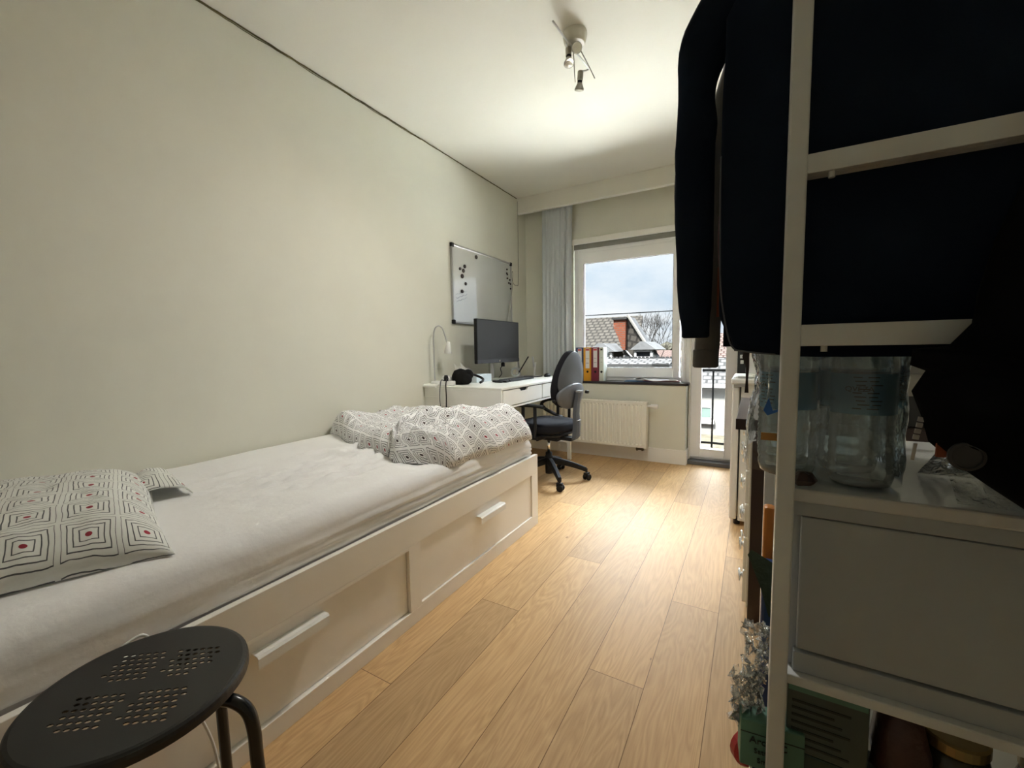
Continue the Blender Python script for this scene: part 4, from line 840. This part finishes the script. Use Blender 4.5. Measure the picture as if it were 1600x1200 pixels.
# ------------------------------------------------------------------ fridge and things on it
fr = thing('small_fridge', 'white small fridge by the balcony door', 'fridge', (0, 0, 0))
obj('fridge_body', bx(2.205, 2.765, 2.86, 3.42, .03, .895), M['fridge'], fr, bevel=.006)
obj('fridge_door', bx(2.158, 2.198, 2.85, 3.43, .04, .86), M['fridge'], fr, bevel=.008); obj('fridge_top', bx(2.150, 2.77, 2.845, 3.43, .872, .908), M['whitepl'], fr, bevel=.01)
obj('hinge', bx(2.165, 2.235, 2.843, 2.865, .858, .874), M['silver'], fr, bevel=.002)
for xx in (2.18, 2.72):
    for yy in (2.90, 3.36): bm = B(); lathe(bm, [(.018, 0), (.018, .04)], 12, T(xx+.02, yy, 0)); obj('foot', bm, M['black'], fr)
bm = B()
for k in range(3): box(bm, 2.165+.01*k, 2.262, 2.89-.01*k, 3.10, .909+.005*k, .913+.005*k, mtx=T(0, 0, 0))
o = obj('paper_stack', bm, M['paper']); tag(o, 'small stack of white papers on top of the fridge', 'papers')
mw = thing('white_appliance', 'white box appliance standing on the fridge behind the water bottles', 'appliance', (0, 0, 0))
obj('appliance_body', bx(2.225, 2.70, 2.93, 3.25, .935, 1.16), M['fridge'], mw, bevel=.006); obj('appliance_base', bx(2.235, 2.70, 2.92, 3.26, .909, .935), M['whitepl'], mw, bevel=.003)
dp = thing('dark_strip', 'narrow dark strip with metal catch between balcony door and fridge', 'panel', (0, 0, 0))
obj('strip_board', bx(2.150, 2.215, 4.02, 4.28, 0, 2.1), M['darkgap'], dp); bm = B(); box(bm, 2.168, 2.20, 4.005, 4.02, 1.0, 1.03); box(bm, 2.172, 2.196, 3.995, 4.01, .955, .985); obj('metal_catch', bm, M['silver'], dp, bevel=.003)  # near-black board with a metal catch beside the door

# ------------------------------------------------------------------ dresser with ring knobs
ds = thing('chest_of_drawers', 'white chest with dark brown top and side legs and ring knobs by the right wall', 'chest', (0, 0, 0))
obj('chest_top', bx(2.212, 2.785, 1.84, 2.62, .795, .82), M['browntop'], ds, bevel=.002); obj('top_edge', bx(2.210, 2.785, 1.836, 1.842, .778, .8195), M['brown'], ds)
obj('chest_body', bx(2.262, 2.78, 1.90, 2.60, .03, .778), M['white'], ds, bevel=.003)
bm = B(); prism(bm, [(1.795, .10), (1.82, .02), (1.845, .0), (1.84, .775), (1.795, .775)], 0, 2.268, 2.325); obj('side_leg', bm, M['brown'], ds, bevel=.003)
bm = B(); box(bm, 2.255, 2.275, 2.30, 2.34, 0, .778); obj('side_leg', bm, M['brown'], ds, bevel=.003)
for i, zz in enumerate((.037+.0, .177, .317, .457, .597)):
    dr = obj('drawer', bx(2.248, 2.262, 1.92, 2.58, zz+.003, zz+.137), M['white'], ds, bevel=.003)
    for yy in (2.02, 2.46):
        bm = B(); lathe(bm, [(.012, 0), (.012, .004), (.004, .005), (.005, .006), (.012, .008), (.026, .010), (.028, .014), (.026, .018), (.014, .016), (.002, .014)], 22, T(2.248, yy, zz+.07, ry=-PI/2)); obj('knob', bm, M['chrome'], dr, smooth=True)

# ------------------------------------------------------------------ open rack by the camera
PX0, PX1, PY0, PY1 = 2.2955, 2.3185, .720, .748
rk = thing('open_rack', 'tall off-white open storage rack with cross rails on the right', 'rack', (0, 0, 0))
for xx in (PX0, 2.745):
    for yy in (PY0, 1.262): obj('post', bx(xx, xx+.023, yy, yy+.028, 0, 2.05), M['rack'], rk, bevel=.0025)
for zz, th in ((1.6385, .028), (1.3345, .026), (1.099, .030)):
    rl = obj('cross_rail', bx(PX1, 2.745, PY0+.002, PY0+.014, zz, zz+th), M['rack'], rk, bevel=.001); obj('rail_lip', bx(PX1, 2.745, PY0+.014, PY0+.030, zz, zz+.004), M['rack'], rl)
    bm = B(); lathe(bm, [(.004, 0), (.004, -.008)], 8, T(PX1+.028, PY0+.010, zz)); obj('rail_screw', bm, M['rack'], rl)
for zz, th in ((1.6385, .028), (1.3345, .026), (1.099, .030)):
    obj('cross_rail', bx(PX1, 2.745, 1.276, 1.288, zz, zz+th), M['rack'], rk, bevel=.001)
obj('rack_shelf', bx(PX1-.01, 2.765, .748, 1.262, .572, .588), M['rack'], rk, bevel=.002); obj('rack_shelf', bx(PX1-.01, 2.765, .748, 1.262, .30, .316), M['rack'], rk, bevel=.002)
bm = B(); tube(bm, [(2.47, .75, 1.80), (2.47, 1.28, 1.80)], .012, n=12, smooth=0); obj('hanging_rod', bm, M['rack'], rk, smooth=True)
bm = B(); box(bm, PX1, 2.745, .735, .760, 1.79, 1.812); box(bm, PX1, 2.745, 1.262, 1.285, 1.79, 1.812); obj('rod_support', bm, M['rack'], rk)

# white chest standing in the rack
wc = thing('white_drawer_box', 'white drawer box standing in the rack under the water bottles', 'drawer box', (0, 0, 0))
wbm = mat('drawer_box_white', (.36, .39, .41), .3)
obj('box_top', bx(2.305, 2.760, .758, 1.255, .862, .882), mat('glossy_box_top', (.56, .57, .56), .22), wc, bevel=.003)
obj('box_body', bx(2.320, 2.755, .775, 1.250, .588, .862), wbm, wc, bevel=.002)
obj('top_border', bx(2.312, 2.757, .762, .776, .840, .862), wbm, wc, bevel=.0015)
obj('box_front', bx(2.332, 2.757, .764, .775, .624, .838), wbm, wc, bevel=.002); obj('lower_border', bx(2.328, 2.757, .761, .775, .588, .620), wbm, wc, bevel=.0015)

# ------------------------------------------------------------------ hanging clothes
def sleeve(name, m, path, parent, flat=.55, seed=0, cuff=None):
    P = catmull([p[:3] for p in path], 6); Rr = catmull([(p[3], 0, 0) for p in path], 6); bm = B(); rings = []; n = 22
    for i, (p, r) in enumerate(zip(P, Rr)):
        rings.append([(p.x+r.x*math.cos(2*PI*k/n)+.002*fbm(k*.9, p.z*14, seed), p.y+r.x*flat*math.sin(2*PI*k/n)*(1+.10*fbm(p.z*20, k, seed)), p.z) for k in range(n)])
    ring_loft(bm, rings); return obj(name, bm, m, parent, smooth=True)
def garment(name, lab, cat, y, m, xl, xr, hem, top, th, seed, sl=None, cuffm=None, hemf=None, grp=None):
    g = thing(name, lab, cat, (0, 0, 0), 0, grp); bm = B(); rings = []; n = 60; NZ = 30
    for j in range(NZ+1):
        t = j/NZ; z = hem+(top-hem)*t; sh = ss(.80, 1.0, t); a = xl(t) + (2.47-.07-xl(t))*sh*.8; b = xr(t)-(xr(t)-2.47-.07)*sh*.8; c = (a+b)/2; w2 = (b-a)/2; r = []
        for k in range(n):
            u = 2*PI*k/n; cu_, su = math.cos(u), math.sin(u); f = .30*fbm(cu_*2.4+seed, z*2.0, seed)+.22*math.sin(cu_*9+seed+z*2)
            zz = z+(hemf(c+w2*cu_) if hemf and t < .12 else 0)*(1-t/.12 if t < .12 else 0)
            r.append((c+w2*math.copysign(abs(cu_)**.8, cu_), y+th*math.copysign(abs(su)**.8, su)*(1+f)*(1-.4*sh), zz))
        rings.append(r)
    ring_loft(bm, rings); obj('garment_body', bm, m, g, smooth=True)
    if sl:
        s_ = sleeve('sleeve', m, sl, g, seed=seed)
        x, yy, z, r = sl[-1]; bm = B(); tube(bm, [(x, yy, z+.028), (x, yy, z+.026)], r*1.02, n=22, smooth=0)
        bm.free(); bm = B(); rr_ = [[(x+(r*s)*math.cos(2*PI*k/22), yy+(r*s)*.55*math.sin(2*PI*k/22)*1.04, z+dz) for k in range(22)] for s, dz in ((1.01, .030), (1.05, .027), (1.05, -.003), (.9, -.006))]
        ring_loft(bm, rr_); obj('cuff', bm, m, s_, smooth=True)
    # hanger
    bm = B(); tube(bm, [(2.33, y, top-.055), (2.40, y, top-.02), (2.47, y, top-.0), (2.54, y, top-.02), (2.61, y, top-.055)], .006, n=6); tube(bm, [(2.47, y, top), (2.47, y, 1.785), (2.49, y, 1.80), (2.487, y, 1.82), (2.468, y, 1.8255), (2.45, y, 1.818)], .003, n=6); obj('hanger', bm, M['black'], g)
    return g
jk = garment('navy_fleece_jacket', 'dark navy fleece jacket with grey seam hanging foremost on the rack', 'jacket', .770, M['navy'], lambda t: 2.234-.024*ss(0, .11, t)-.002*ss(.1, .5, t)+.003*ss(.6, .75, t), lambda t: 2.735, 1.083, 1.735, .014, 3,
     sl=[(2.235, .82, 1.70, .052), (2.188, .815, 1.62, .050), (2.167, .81, 1.54, .031), (2.166, .81, 1.47, .031), (2.164, .81, 1.42, .032), (2.166, .81, 1.30, .031), (2.168, .81, 1.20, .028), (2.171, .81, 1.122, .0215)], hemf=lambda x: .010*ss(2.36, 2.22, x))
bm = B(); tube(bm, [(2.208, .768, 1.40), (2.209, .766, 1.30), (2.212, .764, 1.20), (2.220, .760, 1.14), (2.231, .757, 1.10), (2.25, .755, 1.092), (2.29, .754, 1.087)], .0013, n=6); obj('seam', bm, M['seam'], jk, smooth=True)
gy = garment('grey_fleece_jacket', 'dark grey fleece jacket with long loose cuff hanging behind the navy one', 'jacket', .915, M['greycloth'], lambda t: 2.240-.028*ss(0, .3, t), lambda t: 2.72, 1.10, 1.73, .032, 8,
     sl=[(2.26, .915, 1.69, .035), (2.222, .915, 1.58, .034), (2.190, .915, 1.45, .028), (2.188, .915, 1.34, .024), (2.187, .915, 1.24, .021), (2.183, .915, 1.15, .022), (2.179, .915, 1.065, .0225)])
bm = B(); box(bm, 2.200, 2.2095, .868, .871, 1.155, 1.245); obj('cloth_tag', bm, M['orange'], gy); bm = B(); tube(bm, [(2.203, .872, 1.36), (2.2005, .870, 1.30), (2.2035, .869, 1.24), (2.206, .869, 1.19)], .0016, n=6); obj('piping', bm, M['pinkband'], gy, smooth=True)
garment('black_sweater', 'black sweater hanging behind the grey fleece jacket on the rack', 'sweater', .995, M['coat'], lambda t: 2.205+.03*ss(.3, .8, t), lambda t: 2.73, 1.10, 1.735, .032, 14)
garment('black_shirt', 'black shirt hanging rearmost but one on the rack', 'shirt', 1.075, M['coat'], lambda t: 2.275, lambda t: 2.72, 1.115, 1.73, .030, 21)
garment('dark_blue_sweater', 'dark blue sweater hanging rearmost on the rack', 'sweater', 1.155, M['navy'], lambda t: 2.27, lambda t: 2.72, 1.10, 1.73, .030, 27)
# thin dark strap hanging left of the bottles
bm = B(); ring_loft(bm, [[(x-w_, .93, z), (x+w_, .93, z), (x+w_, .933, z), (x-w_, .933, z)] for x, z, w_ in ((2.2515, 1.10, .004), (2.2485, 1.08, .006), (2.252, 1.06, .003), (2.2515, 1.035, .002), (2.2515, 1.01, .0035))]); o = obj('dark_strap', bm, M['brown']); tag(o, 'thin dark brown strap hanging below the jackets left of the bottles', 'strap')

# bulky black coat draped over the lower rail
ck = thing('black_coat', 'bulky black coat with round badge draped over the right of the rack rails', 'coat', (0, 0, 0))
poly = [(2.80, 1.300), (2.60, 1.305), (2.515, 1.285), (2.495, 1.22), (2.484, 1.16), (2.481, 1.124), (2.462, 1.097), (2.430, 1.094), (2.428, 1.074), (2.443, 1.067), (2.431, 1.041), (2.441, 1.012), (2.449, .981), (2.472, .958), (2.503, .933), (2.532, .911), (2.60, .875), (2.70, .84), (2.78, .83)]
bm = B(); N = len(poly); cxx, czz = 2.62, 1.06; rings = []
def sub(poly, k=3): return [((1-t/k)*a[0]+t/k*b[0], (1-t/k)*a[1]+t/k*b[1]) for a, b in zip(poly, poly[1:]+poly[:1]) for t in range(k)]
PP = sub(poly)
for s, y in ((.35, .600), (.70, .612), (.90, .635), (.985, .662), (1.0, .690), (.985, .703), (.90, .712), (.4, .714)):
    rings.append([(cxx+(p[0]-cxx)*s, y+(.010*fbm(p[0]*14, p[1]*14, 2) if .3 < s < .97 else 0), czz+(p[1]-czz)*s) for p in PP])
ring_loft(bm, rings); 
for v in bm.verts: v.co.x = min(v.co.x, 2.795)
obj('coat_body', bm, M['coat'], ck, smooth=True)
bm = B(); lathe(bm, [(.0155, 0), (.0155, .004), (.0125, .005), (.0120, .003), (.0001, .003)], 28, T(2.466, .640, .976, rx=PI/2)); obj('round_badge', bm, [mat('badge_grey', (.022, .023, .025), .5)], ck)
bm = B()
for i in range(4): box(bm, -.0028, .0028, -.0015, .0015, -.0028-.0075*i, .0028-.0075*i, mtx=T(2.4405, .688, 1.008, ry=.16))
ring_loft(bm, [[(2.4345+dx, .6865, z), (2.4375+dx, .6865, z), (2.4375+dx, .6895, z), (2.4345+dx, .6895, z)] for dx, z in ((.0010, .978), (.0, .968), (-.0012, .957))]); obj('zip_pull', bm, mat('zip_white', (.42, .42, .40), .4), ck)
bm = B(); box(bm, 2.4505, 2.4590, .668, .672, .967, .992); obj('brown_tab', bm, M['orange'], ck)

# ------------------------------------------------------------------ six-pack of water bottles on the box
def bottle(first=None, x=0, y=0, lab='', rz=0):
    if first is None:
        t = thing('water_bottle', lab, 'bottle', (x, y, .883), rz, 'shrink-wrapped water bottles')
        pr = [(.030, 0), (.038, .004), (.041, .014)]
        for i in range(8): z = .022+i*.0105; pr += [(.0415, z), (.0395, z+.005)]
        pr += [(.0415, .108), (.0415, .112), (.0400, .115), (.0400, .172), (.0415, .176), (.0415, .182)]
        for i in range(3): z = .190+i*.012; pr += [(.0415, z), (.0400, z+.006)]
        pr += [(.0405, .228), (.035, .252), (.024, .274), (.0145, .288), (.0145, .300)]
        bm = B(); lathe(bm, pr, 28); obj('bottle_body', bm, M['bottle'], t, smooth=True)
        bm = B(); lathe(bm, [(.0406, .113), (.0406, .174)], 28, cap=False); lb = obj('bottle_label', bm, M['blabelblue'], t, smooth=True)
        bm = B()
        for i in range(9):
            zz = .168-i*.0058
            for k in range(1 if i == 3 else 2):
                a0 = -2.05+.05*i%.2+.42*k; a1 = a0+(.34 if (i+k) % 2 else .26)
                ring_loft(bm, [[(.0409*math.cos(a0+(a1-a0)*q_/5), .0409*math.sin(a0+(a1-a0)*q_/5), z) for q_ in range(6)] for z in (zz, zz+.0016)], cap=False, closed=False)
        obj('label_text_line', bm, M['ink'], lb); text('label_word', 'QVEZA', .0105, (-.012, -.0412, .1515), (PI/2, 0, -.25), M['ink'], lb, .0003)
        bm = B(); lathe(bm, [(.0155, .290), (.0155, .306), (.001, .307)], 18); obj('cap', bm, M['bluep'], t); return t
    r = first.copy(); COL.objects.link(r); r.location = (x, y, .883); r.rotation_euler = (0, 0, rz); r['label'] = lab
    for c in first.children:
        k = c.copy(); COL.objects.link(k); k.parent = r
        for g in c.children: g2 = g.copy(); COL.objects.link(g2); g2.parent = k
    return r
b0 = bottle(None, 2.410, .830, 'clear water bottle with pale blue label, front right of the shrink-wrapped pack', .0)
bottle(b0, 2.314, .848, 'clear water bottle at the front left of the pack, half hidden by the rack post', -.9)
bottle(b0, 2.406, .914, 'clear water bottle in the middle of the right row of the pack', .9); bottle(b0, 2.314, .932, 'clear water bottle in the middle of the left row of the pack', .5)
bottle(b0, 2.406, .998, 'clear water bottle at the back of the right row of the pack', 2.); bottle(b0, 2.314, 1.016, 'clear water bottle at the back of the left row of the pack', 1.4)
sw = thing('shrink_wrap', 'loose crinkled clear shrink wrap around the pack of water bottles', 'plastic film', (0, 0, 0), 0)
bm = B(); n = 90; rings = []; hull = [(2.264, .81), (2.30, .800), (2.36, .788), (2.415, .782), (2.454, .80), (2.457, .85), (2.452, .98), (2.42, 1.032), (2.32, 1.064), (2.268, 1.05), (2.258, .95), (2.258, .86)]
HP = catmull([(a, b, 0) for a, b in hull+hull[:1]], 8)[:-1]
for j in range(26):
    z = .892+.205*j/25; t = j/25; rings.append([(p.x+.004*fbm(p.x*40, p.y*40, z*25)+.012*math.sin(t*5+1)*(-1 if p.x < 2.28 else 0)*(.3+abs(fbm(z*9, 1))), p.y+.005*fbm(p.x*30+3, p.y*30, z*28), z) for p in HP])
ring_loft(bm, rings, cap=False); obj('film', bm, M['film'], sw, smooth=True)
bm = B(); prism(bm, [(2.277, .998), (2.284, 1.018), (2.290, .998), (2.312, 1.006), (2.311, 1.003), (2.283, .990)], 1, .776, .777)
obj('print_figure', bm, M['bluep'], sw)
obj('print_panel', bx(2.275, 2.300, .7765, .7775, .950, .962), mat('film_print_orange', (.45, .24, .06), .5), sw); bm = B(); lathe(bm, [(.007, 0), (.007, .001), (.0001, .001)], 18, T(2.303, .776, .958, rx=PI/2)); dk_ = obj('print_badge', bm, M['greend'], sw); text('badge_letter', 'G', .009, (2.303, .7745, .958), (PI/2, 0, 0), M['paper'], dk_, .0003)
bm = B(); lathe(bm, [(.012, -.008), (.018, .0), (.010, .010), (.001, .013)], 9, T(2.333, .775, .925))
for v in bm.verts: v.co += noise.noise_vector(v.co*90)*.004
o = obj('crumpled_brown_wrapper', bm, M['redbr']); o.location = (0, -.002, -.03); tag(o, 'small crumpled brown scrap at the foot of the bottles beside the post', 'wrapper')

bb = thing('added_backdrop_box', 'added dark box with grey upper half hiding the bright wall above the chest', 'storage box', (0, 0, 0))  # added box, darkens the view where the bright right wall showed
obj('box_base', bx(2.43, 2.785, 1.87, 2.25, .821, .925), M['darkgap'], bb, bevel=.003); obj('box_sleeve', bx(2.43, 2.785, 1.872, 2.248, .925, 1.0), mat('backdrop_grey', (.30, .30, .27), .8), bb, bevel=.002); obj('box_lid', bx(2.425, 2.787, 1.865, 2.255, 1.0, 1.13), mat('backdrop_dark_grey', (.17, .175, .17), .8), bb, bevel=.002)
# crinkled clear plastic behind the coat on the box
bm = B(); n = 26; G = []
for i in range(n+1): G.append([(2.505+.20*i/n+.006*fbm(i*.7, j, 3), .775+.16*j/8, .884+.045*math.sin(PI*j/8)*(1-.3*i/n)*abs(1+.5*fbm(i*.5, j*.6, 1))) for j in range(9)])
ring_loft(bm, G, cap=False, closed=False); o = obj('clear_plastic_bag', bm, M['crinkle'], smooth=False); tag(o, 'crinkled clear plastic bag lying on the white box under the black coat', 'bag')

# ------------------------------------------------------------------ groceries on the lower shelf of the rack
def pack(name, lab, cat, bmx, m, **k): o = obj(name, bmx, m, **k); tag(o, lab, cat); return o
# cellophane sheet sticking out to the left
def crinkle_sheet(name, lab, c, su, sv, seed, m, amp=.02):
    bm = B(); n = 16; G = []
    for i in range(n+1): G.append([(c[0]+su*(i/n-.5)+amp*fbm(i*.8, j*.8, seed), c[1]+amp*1.5*fbm(i*.7+9, j*.7, seed), c[2]+sv*(j/n-.5)+amp*fbm(i*.8, j*.8, seed+5)) for j in range(n+1)])
    ring_loft(bm, G, cap=False, closed=False); return pack(name, lab, 'wrapper', bm, m, smooth=False)
crinkle_sheet('cellophane_wrapper', 'shiny crumpled clear cellophane hanging over the rack edge, the upper one', (2.283, .80, .588-.01), .045, .10, 3, M['crinkle'], .016)
crinkle_sheet('cellophane_wrapper', 'shiny crumpled clear cellophane hanging over the rack edge, the lower one', (2.268, .78, .500), .045, .10, 11, M['crinkle'], .016)
gc = thing('green_carton', 'green printed carton packet sticking out left of the rack post', 'carton', (2.303, .77, .400), .10)
obj('carton_body', bx(-.045, .045, -.012, .03, 0, .082), M['greenc'], gc, bevel=.002)
bm = B(); box(bm, -.045, .045, -.0125, -.012, .060, .0615); obj('carton_fold', bm, M['ink'], gc)
text('carton_text', 'Arom C', .016, (-.005, -.0132, .050), (PI/2, 0, 0), M['ink'], gc); text('carton_text', 'Sattin gr', .012, (-.005, -.0132, .032), (PI/2, 0, 0), M['ink'], gc); text('carton_text', 'Smaak', .012, (-.005, -.0132, .016), (PI/2, 0, 0), M['ink'], gc)
bp = thing('blue_packet', 'dark blue packet with white lettering, lowest left of the rack post', 'packet', (2.300, .77, .317), 0)
obj('packet_body', bx(-.022, .03, -.012, .03, 0, .080), M['bluepk'], bp, bevel=.003); text('packet_text', 'US', .018, (-.008, -.0132, .066), (PI/2, 0, 0), M['paper'], bp); text('packet_text', 'A', .026, (-.008, -.0132, .030), (PI/2, 0, 0), M['paper'], bp); obj('packet_edge', bx(-.026, -.022, -.012, .03, 0, .080), M['paper'], bp)
bm = B(); lathe(bm, [(.03, -.01), (.035, -.006), (.035, .006), (.03, .01)], 20, T(2.275, .845, .355, rx=PI/2, rz=.6)); pack('red_tin', 'red round tin peeking out beside the green carton', 'tin', bm, M['redpk'])
bm = B(); box(bm, 2.288, 2.312, .955, .985, .317, .665); pack('blue_bag', 'tall blue packaging bag behind the rack post', 'bag', bm, M['bluepk'], bevel=.006).scale = (1, 1, 1)
bm = B(); box(bm, 2.289, 2.31, 1.00, 1.03, .317, .765); pack('orange_bag', 'narrow orange packet peeking out behind the rack post', 'packet', bm, M['orpk'], bevel=.006)
bm = B(); ring_loft(bm, [[(2.262, .90, .700), (2.268, .90, .712), (2.266, .905, .70)], [(2.285, .90, .640), (2.31, .90, .690), (2.30, .93, .66)], [(2.300, .90, .585), (2.32, .90, .60), (2.31, .93, .59)]]); pack('green_foil_bag', 'torn dark green foil bag corner sticking out left of the post', 'bag', bm, M['foil'])
# inside the shelf
gs = thing('pale_green_packet', 'grey green printed packet standing on the shelf just right of the post', 'packet', (2.375, .775, .318), 0)
obj('packet_body', bx(-.052, .052, -.006, .05, .130, .252), mat('grey_green_card', (.05, .072, .062), .45, var=.1), gs, bevel=.002)
bm = B(); box(bm, -.050, .050, -.0065, -.006, .232, .250); obj('packet_flap', bm, M['greenc'], gs)
bm = B()
for i in range(7): box(bm, -.045, .030-.01*(i % 3), -.0072, -.006, .142+.012*i, .1455+.012*i)
obj('printed_line', bm, M['ink'], gs); obj('packet_base', bx(-.055, .06, -.004, .06, 0, .128), M['greend'], gs, bevel=.003)
bm = B(); lathe(bm, [(.001, 0), (.030, .01), (.036, .05), (.028, .10), (.010, .125)], 12, T(2.468, .80, .44))
for v in bm.verts: v.co += noise.noise_vector(v.co*30)*.008
pack('brown_pouch', 'mottled red brown pouch right of the grey green packet', 'pouch', bm, M['redbr'], smooth=True)
bm = B(); box(bm, 2.435, 2.505, .78, .84, .317, .438); pack('dark_box', 'dark box under the mottled red brown pouch', 'box', bm, M['greend'], bevel=.003)
for (x, y, lab) in ((2.535, .83, 'dark preserve jar with gold lid, the left one of the two'), (2.640, .82, 'dark preserve jar with gold lid, the right one of the two')):
    j = thing('preserve_jar', lab, 'jar', (x, y, .317), 0, 'preserve jars on the lower shelf'); bm = B(); lathe(bm, [(.036, 0), (.042, .008), (.042, .17), (.036, .19)], 28); obj('jar_glass', bm, M['jarin'], j, smooth=True)
    bm = B(); lathe(bm, [(.039, .19), (.040, .192), (.040, .206), (.037, .209), (.001, .209)], 28); obj('jar_lid', bm, M['gold'], j)
bm = B(); rings = [[(2.705+.035*math.cos(2*PI*k/12)*s, .86+.05*math.sin(2*PI*k/12)*s, z) for k in range(12)] for s, z in ((.8, .317), (1, .36), (.9, .46), (.3, .50))]; ring_loft(bm, rings); pack('green_net_bag', 'green bag at the right end of the lower shelf', 'bag', bm, M['greend'], smooth=True)
